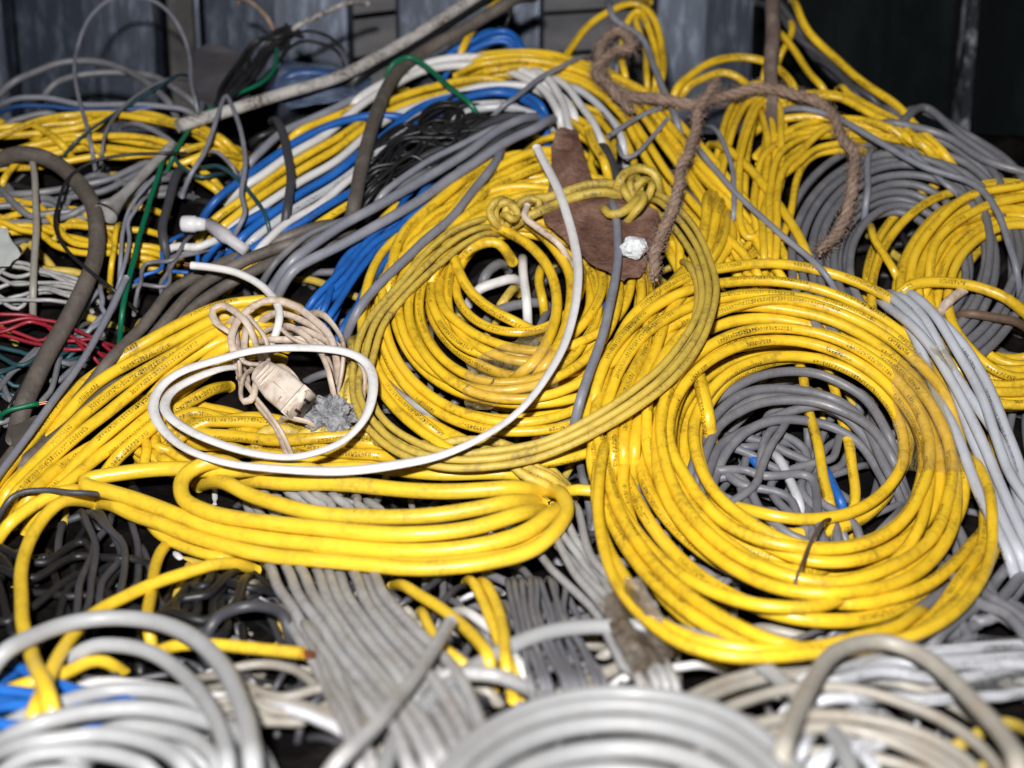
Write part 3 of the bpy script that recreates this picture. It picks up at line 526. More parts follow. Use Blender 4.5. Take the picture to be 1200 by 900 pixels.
# white cord
cab('long clean white cord looped across the middle of the pile', 'W', 9.8, .062, [(629, 172), (645, 205), (660, 240), (672, 280), (677, 320), (672, 368), (655, 418), (622, 468), (580, 503), (520, 533), (460, 546), (400, 551), (330, 549), (270, 543), (222, 528), (193, 505), (182, 480), (190, 455), (215, 435), (260, 420), (300, 410), (350, 407), (400, 411), (428, 425), (437, 450), (430, 485), (408, 512), (380, 527), (340, 536), (290, 530), (240, 513), (207, 495), (193, 478, .060), (200, 460, .056), (225, 445, .052), (265, 431, .050), (300, 421, .048)], cat='cord', prof='twin', free=.3, wob=.7, keep='s')
cab('white plug cord end rising behind the beige plug', 'W', 9.5, .054, [(224, 311), (247, 314), (280, 322), (310, 337), (326, 358), (327, 380), (318, 398), (305, 408)], cat='cord', free=.3, bare='start')
BE = newob('extension_cord', 'soiled beige extension cord knotted around its socket', 'extension cord', 'BE')
for h_, pts in [
 (.062, [(305, 405), (290, 378), (274, 363), (259, 357), (248, 364), (254, 378), (272, 388), (290, 397)]),
 (.058, [(283, 430), (277, 415), (272, 397), (279, 376), (297, 360), (319, 353), (346, 360), (368, 376), (386, 394), (394, 413), (398, 435)]),
 (.054, [(296, 378), (310, 368), (330, 369), (363, 384), (386, 398), (408, 405)]),
 (.052, [(290, 392), (325, 394), (354, 393), (386, 400), (410, 408)]),
 (.050, [(300, 384), (330, 382), (350, 390), (372, 410), (386, 440), (398, 465)]),
 (.056, [(280, 425), (294, 456), (312, 482), (328, 504), (341, 522)]),
 (.052, [(290, 450), (304, 475), (322, 500), (336, 518)]),
 (.060, [(314, 420), (292, 430), (283, 452), (286, 470), (298, 466), (302, 448), (312, 430), (330, 422)]),
 (.056, [(325, 484), (346, 491), (374, 496)]),
 (.060, [(312, 424), (330, 428), (348, 445), (362, 468), (368, 476)]),
 (.048, [(288, 370), (284, 392), (283, 412), (287, 430)]),
 (.050, [(400, 400), (415, 418), (428, 440), (425, 465)]),
 (.056, [(262, 372), (285, 366), (300, 380), (312, 400), (314, 418)]),
 (.054, [(330, 378), (352, 384), (378, 398), (398, 412), (412, 410)]),
 (.050, [(300, 396), (306, 386), (330, 384), (345, 396), (380, 412), (392, 430)]),
 (.058, [(276, 400), (282, 410), (284, 424), (300, 428), (312, 418)]),
 (.052, [(268, 368), (275, 385), (278, 410), (282, 436)]),
 (.050, [(345, 360), (372, 366), (392, 384), (404, 404), (402, 430), (394, 452)]),
]: add_spline(pts, h_, 7.2, ob=BE, prof='twin', free=.15)

# ---- flat lying yellow coil, lower left
C3 = newob('cable_coil', 'flat lying thick yellow coil at the lower left of centre', 'cable coil', 'YB')
for h_, pts in [
 (.030, [(640, 562), (600, 571), (540, 576), (480, 574), (400, 567), (330, 560), (270, 552)]),
 (.034, [(400, 552), (300, 552), (200, 549), (130, 556), (98, 566), (130, 580), (200, 600), (280, 625), (360, 638), (450, 645), (540, 642), (610, 626), (650, 598), (655, 580)]),
 (.046, [(290, 548), (255, 546), (225, 552), (210, 566), (216, 588), (250, 604), (300, 614), (370, 622), (450, 628), (540, 622), (605, 603), (642, 580)]),
 (.038, [(232, 548), (262, 560), (300, 582), (360, 600), (430, 605), (510, 603), (580, 592), (635, 575)]),
 (.026, [(110, 574), (170, 605), (240, 632), (310, 650), (400, 662), (490, 665), (570, 658), (630, 642), (660, 610), (655, 575), (640, 560)]),
 (.022, [(340, 648), (430, 662), (520, 662), (600, 650), (645, 625), (662, 595)]),
 (.016, [(270, 545), (340, 552), (420, 548), (500, 555), (570, 552), (640, 552)]),
 (.016, [(650, 572), (675, 572), (700, 574), (730, 576)]),
]: add_spline(pts, h_, 19 if h_ > .02 else 14, ob=C3, free=.6, wob=1)
bundle('ribbed grey cable glimpsed through the flat yellow coil', 'LG', 11, 8, [(330, 570), (345, 580), (365, 600)], [(440, 590), (450, 605), (455, 625)], h=.006, cross=.5, jit=1)
bundle('thin dusty yellow strands under the dirty right rim of the white loop', 'YD', 11, 4, [(440, 500), (500, 515), (580, 520), (640, 545)], [(445, 530), (500, 545), (580, 552), (640, 560)], h=.016, cross=1, jit=3)

# ---- lower left loose yellow
cab('yellow cable slanting out at the left edge below the fan', 'YB', 15, .026, [(-12, 634), (20, 606), (50, 588), (85, 574), (110, 566)])
cab('thick yellow cable bowed down at the lower left', 'YB', 17, .034, [(112, 574), (70, 588), (40, 622), (24, 670), (26, 720), (36, 770), (52, 815), (66, 850)])
cab('long yellow cable rising right to the grey hank', 'YB', 16, .030, [(30, 850), (50, 810), (72, 765), (105, 722), (150, 698), (200, 678), (250, 664), (298, 657)])
cab('upright yellow cable crossing the long rising one', 'YB', 14.5, .022, [(205, 615), (188, 645), (176, 685), (172, 725), (178, 758)])
cab('short yellow cable sloping under the flat coil', 'YB', 13, .018, [(160, 588), (185, 620), (218, 640), (262, 652), (300, 655)])
cab('level yellow cable with a cut end above the grey arches', 'YB', 15, .024, [(158, 760), (200, 757), (250, 757), (310, 762), (358, 765)], bare='end')
cab('yellow cable low at the left edge above the blue patch', 'YB', 16, .018, [(-12, 800), (30, 800), (70, 790), (110, 772), (150, 775)])
bundle('black cables bent upright in the lower left hollow', 'DG', 9, 5, [(85, 600), (95, 640), (98, 690), (92, 740)], [(150, 610), (158, 650), (155, 700), (120, 730)], h=.010, cross=.9, jit=8)
bundle('black cables level at the far lower left', 'K', 10, 6, [(-12, 640), (40, 650), (90, 640), (150, 630)], [(-12, 740), (40, 735), (90, 720), (150, 710)], h=.004, cross=3, jit=10)
bundle('black cables sloping beside the grey hank', 'K', 11, 7, [(190, 720), (220, 690), (250, 660)], [(215, 760), (265, 730), (300, 690)], h=.006, cross=2, jit=7)
cab('dark slate cable arched by the grey hank', 'DG', 14, .022, [(232, 750), (260, 722), (295, 712), (330, 722), (345, 745)])
cab('thin dark wire crossing the base of the yellow fan', 'DG', 7, .046, [(-12, 605), (20, 580), (55, 575), (95, 578), (140, 572)])
cab('pale cable end slanting near the dark slate arch', 'BG', 11, .012, [(258, 720), (280, 697), (305, 672)])
bundle('bright blue cable patch low at the left edge', 'B', 15, 6, [(-20, 770), (40, 785), (100, 805), (130, 800)], [(-20, 845), (40, 850), (100, 848), (140, 830)], h=.002, cross=1, jit=4)
cab('white cable lying level behind the grey arches', 'W', 15, .012, [(50, 812), (110, 802), (180, 808), (260, 818), (330, 800)])
bundle('beige cables level between the arches and the grey hank', 'BG', 12, 7, [(250, 790), (320, 780), (400, 800), (460, 830)], [(260, 850), (330, 840), (400, 850), (440, 880)], h=.006, cross=2.4, jit=6)
cab('pale printed cable below the beige ones', 'WP', 15, .014, [(280, 822), (330, 832), (390, 848), (440, 870)])

# ---- lower middle
bundle('thick light grey cable hank below the flat yellow coil', 'LG', 14, 9, [(270, 560, -.015), (290, 610, -.006), (312, 665, .010), (325, 700), (355, 745), (395, 800), (440, 860), (470, 910)], [(385, 560, -.015), (415, 610, -.006), (446, 665, .010), (460, 700), (490, 735), (530, 775), (565, 820), (590, 870)], h=.018, hump=.008, cross=.3, jit=1)
bundle('grey ends of cable at the left side of the light grey hank', 'LG', 14, 3, [(340, 710), (375, 785), (405, 845), (420, 890)], [(370, 740), (400, 800), (430, 860), (450, 900)], h=.014, cross=1, jit=3)
cab('pale cable end lying diagonally across the light grey hank', 'LG', 18, .055, [(528, 728), (505, 765), (470, 815), (425, 865), (365, 915)], free=.3, wob=.3, keep='s')
cab('yellow cable looping down below the flat coil', 'YB', 14.5, .026, [(460, 672), (480, 690), (515, 712), (548, 740), (568, 768), (575, 792)])
cab('yellow cable hanging straight below the flat coil', 'YB', 14, .026, [(560, 665), (578, 700), (590, 740), (592, 780), (600, 800)])
cab('second yellow cable hanging just right of the straight one', 'YB', 13, .020, [(545, 665), (565, 705), (585, 745), (612, 795)])
cab('low yellow cable bend left of the hanging yellow cables', 'YB', 13, .018, [(492, 700), (500, 730), (520, 758), (545, 776), (575, 785)])
cab('white cable glimpsed between the hanging yellow cables', 'W', 13, .012, [(520, 702), (556, 720), (590, 748), (612, 780), (620, 800)])
bundle('ribbed dark grey flat cable stack in the centre foreground', 'G', 8, 9, [(592, 680), (596, 720), (606, 760), (622, 800)], [(660, 680), (672, 720), (690, 760), (712, 800)], h=.012, hump=.004, cross=.35, jit=1)
TB = bundle('grey cable hank bound with brown tape in the centre', 'LG', 11, 6, [(618, 640), (660, 680), (700, 720), (730, 780), (745, 800)], [(680, 590), (700, 640), (730, 690), (765, 750), (790, 800)], h=.012, hump=.008, cross=.8, jit=2)
cab('white cable coming from under the big yellow coil', 'W', 11, .006, [(700, 800), (740, 790), (800, 778), (860, 772)])
bundle('grey cables slanting at the right edge beside the big coil', 'G', 14, 6, [(1060, 740), (1110, 690), (1140, 640), (1200, 590)], [(1120, 770), (1160, 720), (1200, 680), (1240, 640)], h=.006, cross=1.6, jit=5)
bundle('dark grey cables crossing low at the right edge', 'G', 14, 5, [(1120, 620), (1150, 670), (1180, 700), (1230, 730)], [(1100, 700), (1140, 725), (1180, 745), (1230, 770)], h=.012, cross=1.4, jit=4)

# ---- blurred foreground
FL = newob('cable_coil', 'blurred pale grey coil in the lower left corner', 'cable coil', 'FG')
for w_, h_, pts in [
 (20, .056, [(-20, 782), (20, 755), (75, 732), (130, 724), (185, 730), (232, 752), (268, 792), (288, 840), (298, 915)]),
 (19, .040, [(60, 772), (110, 758), (165, 763), (210, 786), (245, 828), (262, 872), (270, 920)]),
 (21, .022, [(-20, 862), (40, 850), (100, 838), (170, 832), (230, 842), (280, 862), (320, 905)]),
 (21, .026, [(-20, 870), (50, 868), (120, 862), (190, 878), (240, 920)]),
 (20, .014, [(-20, 900), (40, 884), (110, 884), (170, 900), (200, 925)]),
 (20, .016, [(90, 850), (150, 850), (210, 862), (250, 890), (270, 925)]),
 (19, .012, [(-20, 846), (60, 832), (130, 815), (200, 815), (250, 835), (290, 880), (300, 920)]),
 (19, .008, [(20, 920), (80, 895), (150, 870), (220, 880), (262, 905)]),
 (20, .010, [(-20, 925), (60, 905), (130, 915)]),
]: add_spline(pts, h_, w_, ob=FL, wob=.6)
coil('blurred thick pale coil in the middle foreground', 'FG', 29, 7, (735, 982, 272, 212, 4), (735, 1000, 140, 66, 4), h=.020, hump=.030, wander=1.2, rand=.010, th0=1.2, hn=.003, gap=lambda x, y: y > 1010)
cab('pale cable bend behind the middle foreground coil', 'LG', 18, .022, [(478, 855), (490, 815), (520, 795), (570, 792), (640, 800)])
cab('stubby grey cable end left of the foreground coil', 'LG', 18, .022, [(455, 840), (485, 855), (515, 872)])
coil('blurred beige grey coil in the lower right corner', 'BG', 18, 7, (985, 935, 235, 150, 6), (985, 950, 150, 70, 6), h=.014, hump=.016, wander=1.0, rand=.014, th0=2.0, gap=lambda x, y: y > 1000)
cab('pale cable arched high over the lower right coil', 'BG', 20, .060, [(912, 905), (925, 862), (945, 812), (975, 772), (1020, 752), (1065, 760), (1110, 790), (1150, 832), (1185, 880), (1200, 925)], free=.4)
SW = bundle('pale cables wrapped in clear film at the lower right edge', 'WP', 14, 5, [(950, 775), (1020, 752), (1100, 752), (1215, 750)], [(960, 830), (1040, 822), (1120, 818), (1215, 812)], h=.016, hump=.010, cross=.5, jit=2)
bundle('small white cable turns inside the lower right coil', 'WP', 15, 6, [(930, 880), (955, 850), (985, 830)], [(1020, 905), (1040, 880), (1050, 850)], h=.012, cross=.6, jit=2)
cab('yellow cable glimpsed at the right edge foreground', 'YD', 16, .010, [(1080, 890), (1130, 870), (1180, 850), (1220, 845)])
cab('second yellow cable low at the right edge foreground', 'YD', 16, .006, [(1100, 915), (1160, 895), (1220, 880)])

# ------------------------------------------------------------------ push overlapping cables apart
def relax(iters=34):
    n = sum(len(s['p']) for s in SPL); Pt = np.vstack([s['p'] for s in SPL]); P0 = Pt.copy()
    R = np.concatenate([np.full(len(s['p']), s['r']*(1.35 if s['prof'] in ('twin',) else 1.0)) for s in SPL])
    sid = np.concatenate([np.full(len(s['p']), i) for i, s in enumerate(SPL)]); idx = np.arange(n)
    fre = np.concatenate([np.full(len(s['p']), s['free']) for s in SPL])
    first = np.r_[True, sid[1:] != sid[:-1]]; last = np.r_[sid[1:] != sid[:-1], True]
    ray = Pt-CAM; ray /= np.linalg.norm(ray, axis=1)[:, None]
    prv = np.where(first, idx, idx-1); nxt = np.where(last, idx, idx+1)
    I = J = None
    for it in range(iters):
        if it % 5 == 0:
            marg = .003; cell = .0125
            big = R > .0072
            C = np.floor(Pt/cell).astype(np.int64); C -= C.min(0)
            Sx, Sy, Sz = (C.max(0)+3)
            key = (C[:, 0]*Sy + C[:, 1])*Sz + C[:, 2]
            o = np.argsort(key, kind='stable'); ks = key[o]
            Is, Js = [], []
            offs = [(a, b, c) for a in (-1, 0, 1) for b in (-1, 0, 1) for c in (-1, 0, 1) if (a, b, c) >= (0, 0, 0)]
            for a, b, c in offs:
                kk = key + (a*Sy + b)*Sz + c
                lo = np.searchsorted(ks, kk, 'left'); hi = np.searchsorted(ks, kk, 'right'); cnt = hi-lo
                ii = np.repeat(idx, cnt)
                if len(ii) == 0: continue
                off = np.arange(len(ii)) - np.repeat(np.cumsum(cnt)-cnt, cnt)
                jj = o[np.repeat(lo, cnt)+off]
                if (a, b, c) == (0, 0, 0): k2 = ii < jj; ii, jj = ii[k2], jj[k2]
                d = Pt[ii]-Pt[jj]
                ok = (np.einsum('ij,ij->i', d, d) < (R[ii]+R[jj]+marg)**2) & ~((sid[ii] == sid[jj]) & (np.abs(ii-jj) < 8))
                Is.append(ii[ok]); Js.append(jj[ok])
            I = np.concatenate(Is); J = np.concatenate(Js)
        T = Pt[nxt]-Pt[prv]; T /= np.linalg.norm(T, axis=1)[:, None]+1e-9
        d = Pt[I]-Pt[J]; al = np.einsum('ij,ij->i', d, T[I]); dp = d - al[:, None]*T[I]
        dist = np.linalg.norm(dp, axis=1)+1e-9; pen = R[I]+R[J]-dist
        ok = (pen > 0) & (np.abs(al) < STEP*.8)
        i, j, dp, dist, pen = I[ok], J[ok], dp[ok], dist[ok], pen[ok]
        nrm = dp/dist[:, None]
        # mostly along the line of sight, so that what lies on top stays on top
        dr0 = np.einsum('ij,ij->i', P0[i]-P0[j], ray[i]); sg = np.where(dr0 >= 0, 1., -1.)
        par = np.abs(np.einsum('ij,ij->i', T[i], T[j]))
        wv = np.where(par > .93, .25, 1.0)
        dirv = nrm*np.where(par > .93, 1., .35)[:, None] + sg[:, None]*ray[i]*wv[:, None]; dirv /= np.linalg.norm(dirv, axis=1)[:, None]+1e-9
        mv = dirv*(pen*.5)[:, None]
        D = np.zeros_like(Pt); cn = np.bincount(i, minlength=n)+np.bincount(j, minlength=n)
        wi = fre[i]/(fre[i]+fre[j])*2; wj = 2-wi
        for c in range(3): D[:, c] = np.bincount(i, mv[:, c]*wi, n) - np.bincount(j, mv[:, c]*wj, n)
        D /= np.maximum(cn, 1)[:, None]**.75
        for _ in range(14): D = .5*D + .25*(D[prv]+D[nxt])
        ln = np.linalg.norm(D, axis=1)[:, None]; D *= np.minimum(1, .0025/np.maximum(ln, 1e-9))
        Pt = Pt + 1.5*D
        back = P0-Pt; lat = back - np.einsum('ij,ij->i', back, ray)[:, None]*ray
        Pt = Pt + .06*lat + .012*(back-lat)
        if it % 2 == 1:
            E = Pt-P0
            for _ in range(5): E = .5*E + .25*(E[prv]+E[nxt])
            Pt = P0+E
        if it in (0, iters-1): print('relax', it, n, 'pairs', len(I), 'overlap', round(float(pen.mean())*1000, 2), 'mm', int(ok.sum()))
    k = 0
    for s in SPL:
        m = len(s['p']); s['p'] = Pt[k:k+m]; k += m
relax()
SPL += FILL + ROPES

# ------------------------------------------------------------------ mesh building
def frames(p):
    t = np.gradient(p, axis=0); t /= np.linalg.norm(t, axis=1)[:, None]+1e-12
    u = np.zeros_like(p)
    view = CAM-p[0]; a = view - t[0]*np.dot(view, t[0]); a /= np.linalg.norm(a)+1e-9; u[0] = a
    for i in range(1, len(p)):
        a = u[i-1]-t[i]*np.dot(u[i-1], t[i]); u[i] = a/(np.linalg.norm(a)+1e-12)
    return t, u, np.cross(t, u)
def section(prof, r):
    if prof == 'twin':
        K = 16; a = np.linspace(0, 2*np.pi, K, endpoint=False)
        rr = r*(.62 + .62*np.abs(np.cos(a))**1.2); return np.stack([np.cos(a)*rr*1.0, np.sin(a)*r*.78], 1)[:, ::-1]
    if prof == 'flat':
        K = 12; a = np.linspace(0, 2*np.pi, K, endpoint=False); return np.stack([np.sin(a)*r*.42, np.cos(a)*r*1.0], 1)
    K = 10 if r < .0045 else 12
    if r < .0018: K = 7
    a = np.linspace(0, 2*np.pi, K, endpoint=False)+.1; return np.stack([np.cos(a), np.sin(a)], 1)*r
def tube_arrays(s):
    p = s['p']; n = len(p)
    t, u, v = frames(p)
    if s['prof'] == 'twin' or s['prof'] == 'flat':
        tw = smooth_noise(n, 30, .35); c, si = np.cos(tw)[:, None], np.sin(tw)[:, None]; u, v = u*c+v*si, -u*si+v*c
    else:
        a0 = RNG.uniform(-.5, .5) + np.linspace(0, RNG.normal(0, 1.3)*n*STEP, n); c, si = np.cos(a0)[:, None], np.sin(a0)[:, None]; u, v = u*c+v*si, -u*si+v*c
    sec = section(s['prof'], s['r']); K = len(sec)
    sc = np.ones(n) if s['taper'] is None else np.interp(np.linspace(0, 1, n), *zip(*s['taper']))
    sc = sc*(1+smooth_noise(n, 9, .012))
    V = p[:, None, :] + sc[:, None, None]*(sec[None, :, 0, None]*u[:, None, :] + sec[None, :, 1, None]*v[:, None, :])
    V = V.reshape(-1, 3)
    i = np.arange(n-1)[:, None]; k = np.arange(K)[None, :]; k2 = (k+1) % K
    F = np.stack([i*K+k, (i+1)*K+k, (i+1)*K+k2, i*K+k2], -1).reshape(-1, 4)
    L = np.r_[0, np.cumsum(np.linalg.norm(np.diff(p, axis=0), axis=1))] + RNG.uniform(0, 5)
    U0 = np.broadcast_to(L[:-1, None], (n-1, K)); U1 = np.broadcast_to(L[1:, None], (n-1, K))
    # v = .5 faces the first frame axis (towards the viewer side of the cable)
    ang = (np.arange(K+1)/K + .5); ang = np.where(ang > 1, ang, ang)
    va = ((np.arange(K)/K + .5) % 1.0); vb = va + 1/K
    VA = np.broadcast_to(va[None], (n-1, K)); VB = np.broadcast_to(vb[None], (n-1, K))
    UV = np.stack([np.stack([U0, VA], -1), np.stack([U1, VA], -1), np.stack([U1, VB], -1), np.stack([U0, VB], -1)], 2).reshape(-1, 2)
    capA = np.arange(K)[::-1]; capB = (n-1)*K+np.arange(K)
    return V, F, UV, K, capA, capB
def np_mesh(name, Vs, quads, uvs, ngons, mat, smooth=True):
    V = Vs; c = V.mean(0)
    me = bpy.data.meshes.new(name)
    nq = len(quads); loops = [quads.reshape(-1)] + [np.asarray(g) for g in ngons]
    lv = np.concatenate(loops).astype(np.int32)
    tot = np.concatenate([np.full(nq, 4), np.array([len(g) for g in ngons], int)]).astype(np.int32) if ngons else np.full(nq, 4, np.int32)
    st = np.r_[0, np.cumsum(tot)[:-1]].astype(np.int32)
    me.vertices.add(len(V)); me.vertices.foreach_set('co', (V-c).astype(np.float32).ravel())
    me.loops.add(len(lv)); me.loops.foreach_set('vertex_index', lv)
    me.polygons.add(len(tot)); me.polygons.foreach_set('loop_start', st); me.polygons.foreach_set('loop_total', tot)
    me.polygons.foreach_set('use_smooth', np.full(len(tot), smooth) if not ngons else np.r_[np.full(nq, smooth), np.zeros(len(ngons), bool)])
    if uvs is not None:
        ul = me.uv_layers.new(name='UVMap'); uu = np.zeros((len(lv), 2), np.float32); uu[:len(uvs)] = uvs
        ul.data.foreach_set('uv', uu.ravel())
    me.materials.append(mat); me.update(calc_edges=True); me.validate()
    o = bpy.data.objects.new(name, me); COL.objects.link(o); o.location = c
    return o
def tag(o, label=None, cat=None, group=None, kind=None):
    if label: o['label'] = label
    if cat: o['category'] = cat
    if group: o['group'] = group
    if kind: o['kind'] = kind
    return o
def par(o, p):
    o.parent = p; o.matrix_parent_inverse = Matrix.Identity(4); o.location = Vector(o.location) - Vector(p.location); return o
for i, ob in enumerate(OBS):
    Vs, Fs, Us, Ns, off = [], [], [], [], 0; ends = []
    for s in SPL:
        if s['ob'] != i: continue
        V, F, UV, K, a, b = tube_arrays(s)
        Vs.append(V); Fs.append(F+off); Us.append(UV); Ns += [a+off, b+off]; off += len(V); ends.append((s['p'][0], s['p'][0]-s['p'][1], s['r'])); ends.append((s['p'][-1], s['p'][-1]-s['p'][-2], s['r']))
    if not Vs: continue
    o = np_mesh(ob['name'], np.vstack(Vs), np.vstack(Fs), np.vstack(Us), Ns, M[ob['mat']])
    ob['obj'] = o
    if ob['parent'] is not None: par(o, OBS[ob['parent']]['obj'])
    else: tag(o, ob['label'], ob['cat'] if ob['kind'] is None else None, ob['group'], ob['kind'])
    if ob['bare']:                                   # copper showing at a cut end
        e, d, r = ends[0 if ob['bare'] == 'start' else 1]
        d = d/np.linalg.norm(d); bm = bmesh.new()
        up = Vector(d).to_track_quat('Z', 'Y').to_matrix().to_4x4()
        for q in range(3):
            a = q*2.09; cpos = Vector(e+d*.0025) + up.to_3x3() @ Vector((math.cos(a)*r*.42, math.sin(a)*r*.42, 0))
            bmesh.ops.create_cone(bm, cap_ends=True, segments=8, radius1=r*.34, radius2=r*.32, depth=.007, matrix=Matrix.Translation(cpos) @ up)
        me = bpy.data.meshes.new('copper_core'); bm.to_mesh(me); bm.free(); me.materials.append(MCU)
        c = bpy.data.objects.new('copper_core', me); COL.objects.link(c); par(c, o); c.location = -Vector(o.location)
# ------------------------------------------------------------------ helpers for the other things
def bm_obj(name, bm, mat, parent=None, smooth=True):
    me = bpy.data.meshes.new(name); bm.to_mesh(me); bm.free(); me.materials.append(mat)
    c = Vector((0, 0, 0))
    for v in me.vertices: c += v.co
    c /= max(1, len(me.vertices)); me.transform(Matrix.Translation(-c))
    if smooth: me.polygons.foreach_set('use_smooth', [True]*len(me.polygons))
    o = bpy.data.objects.new(name, me); COL.objects.link(o); o.location = c
    if parent is not None: par(o, parent)
    return o
def simple_mat(name, cols, rough=.7, scale=40, bump=.3, bd=.002, detail=8, spec=.3, stretch=(1, 1, 1), metal=0):
    m, nt, b = nmat(name); L = nt.links
    tc = N(nt, 'ShaderNodeTexCoord'); mp = N(nt, 'ShaderNodeMapping'); mp.inputs['Scale'].default_value = stretch; L.new(tc.outputs['Object'], mp.inputs[0])
    n = N(nt, 'ShaderNodeTexNoise'); n.inputs['Scale'].default_value = scale; n.inputs['Detail'].default_value = detail; n.inputs['Roughness'].default_value = .65; L.new(mp.outputs[0], n.inputs['Vector'])
    k = len(cols); r = ramp(nt, n.outputs[0], [(.3+.4*i/(k-1), c) for i, c in enumerate(cols)]); L.new(r.outputs[0], b.inputs['Base Color'])
    b.inputs['Roughness'].default_value = rough; b.inputs['Specular IOR Level'].default_value = spec; b.inputs['Metallic'].default_value = metal
    bp = N(nt, 'ShaderNodeBump'); bp.inputs['Strength'].default_value = bump; bp.inputs['Distance'].default_value = bd; L.new(n.outputs[0], bp.inputs['Height']); L.new(bp.outputs[0], b.inputs['Normal'])
    return m
def box(bm, c, s, rot=None):
    g = bmesh.ops.create_cube(bm, size=1); M4 = Matrix.Translation(c) @ (rot or Matrix.Identity(4)) @ Matrix.Diagonal((*s, 1)); bmesh.ops.transform(bm, matrix=M4, verts=g['verts']); return g['verts']
# ground under the pile: gap shade put into its near-black colour, follows the heap down to the floor
mg = simple_mat('gap_shade_ground', [(.003, .0028, .003), (.007, .006, .006), (.018, .015, .013)], .95, 25, .8, .01, 8, 0.0)
bm = bmesh.new(); nx, ny = 70, 60; grid = []
for j in range(ny+1):
    row = []
    for i in range(nx+1):
        x = -0.95+1.9*i/nx; y = .10+1.75*j/ny
        # height of the heap over this point (same profile), lowered
        row.append((x, y))
    grid.append(row)
ysamp = np.linspace(95, 1300, 300); pr = pos(np.full(300, 600.), ysamp, -.052)
oo = np.argsort(pr[:, 1]); Yk, Zk = pr[oo, 1], pr[oo, 2]
vs = [[bm.verts.new((x, y, float(np.interp(y, Yk, Zk)) + .012*noise.noise(Vector((x*9, y*9, 1))) - min(.10, max(0, y-1.42)*.6))) for (x, y) in row] for row in grid]
for j in range(ny):
    for i in range(nx): bm.faces.new((vs[j][i], vs[j][i+1], vs[j+1][i+1], vs[j+1][i]))
g = bm_obj('ground', bm, mg); g['kind'] = 'structure'

# ---- the metal wall behind: galvanised panels, slats in the gap
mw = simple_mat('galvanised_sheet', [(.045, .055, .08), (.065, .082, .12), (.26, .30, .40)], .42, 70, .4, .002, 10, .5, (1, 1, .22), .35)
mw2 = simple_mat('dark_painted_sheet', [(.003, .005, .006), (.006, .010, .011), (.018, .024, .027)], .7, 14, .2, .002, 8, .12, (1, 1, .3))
mw3 = simple_mat('weathered_board', [(.045, .045, .05), (.09, .088, .095), (.15, .145, .15)], .75, 22, .4, .002, 8, .3, (.3, 1, 1))
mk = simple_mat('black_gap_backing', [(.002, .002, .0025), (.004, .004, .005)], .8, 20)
WY = 1.74
wall = bpy.data.objects.new('metal_wall', None); COL.objects.link(wall); wall.location = (0, WY, 0.3)
tag(wall, 'grey sheet metal wall of upright panels behind the pile', 'wall')
def wx(px): return (px-600)/FPX*(WY/ (math.cos(PITCH)+.26*math.sin(PITCH)))
def panel(name, x0, x1, mat, y=0, ribs=True, z0=.1, z1=1.15, rough=0):
    bm = bmesh.new(); a, b = wx(x0), wx(x1); wd = b-a
    prof = [(a, .02), (a+.006, 0), (a+wd*.5, -.004 if ribs else 0), (b-.006, 0), (b, .02)]
    nz = 14; rows = []
    for k in range(nz+1):
        z = z0+(z1-z0)*k/nz; rows.append([bm.verts.new((px_, WY+y+py+.0025*noise.noise(Vector((px_*6, z*5, a*9))), z)) for px_, py in prof])
    for k in range(nz):
        for i in range(4): bm.faces.new((rows[k][i], rows[k][i+1], rows[k+1][i+1], rows[k+1][i]))
    bmesh.ops.solidify(bm, geom=bm.faces[:], thickness=.002)
    o = bm_obj(name, bm, mat, wall, smooth=False); return o
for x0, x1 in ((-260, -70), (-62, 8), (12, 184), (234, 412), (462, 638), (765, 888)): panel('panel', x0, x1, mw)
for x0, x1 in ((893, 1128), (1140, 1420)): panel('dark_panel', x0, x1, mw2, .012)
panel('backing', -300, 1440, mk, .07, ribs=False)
# upright flange between the dark panels, its glints painted on as pale flecks
mf = simple_mat('glint_flange', [(.015, .018, .02), (.03, .036, .042), (.75, .8, .85)], .25, 60, .6, .002, 10, .6, (1, 1, .45), .3)
bm = bmesh.new(); box(bm, (wx(1133), WY-.010, .62), (.012, .03, 1.05)); bmesh.ops.bevel(bm, geom=bm.edges[:], offset=.002, segments=2); bm_obj('flange', bm, mf, wall, False)
mpst = simple_mat('rusty_grey_post', [(.03, .028, .028), (.06, .055, .055), (.11, .10, .10)], .7, 30, .4, .002, 8)
bm = bmesh.new(); box(bm, (wx(207), WY+.028, .62), (.030, .02, 1.05)); bmesh.ops.bevel(bm, geom=bm.edges[:], offset=.003, segments=2); bm_obj('post', bm, mpst, wall, False)
bm = bmesh.new(); box(bm, (wx(231), WY+.004, .62), (.004, .012, 1.05)); bm_obj('seam', bm, mw, wall, False)
for (xa, xb, yy) in ((418, 458, -8), (416, 460, 42), (418, 458, 92), (640, 765, -12), (640, 765, 36), (640, 765, 84)):
    bm = bmesh.new(); p = pos(np.array([600.]), np.array([float(yy)]))[0]
    k = (WY+.03)/ (math.cos(PITCH)+((450-yy)/FPX)*math.sin(PITCH)); z = CAMZ + k*(-math.sin(PITCH)+((450-yy)/FPX)*math.cos(PITCH))
    box(bm, ((wx(xa)+wx(xb))/2, WY+.03, z), (wx(xb)-wx(xa)+.02, .016, .043), Matrix.Rotation(-.12 if xa < 500 else -.06, 4, 'Y')); bmesh.ops.bevel(bm, geom=bm.edges[:], offset=.002, segments=1)
    bm_obj('slat', bm, mw3, wall, False)
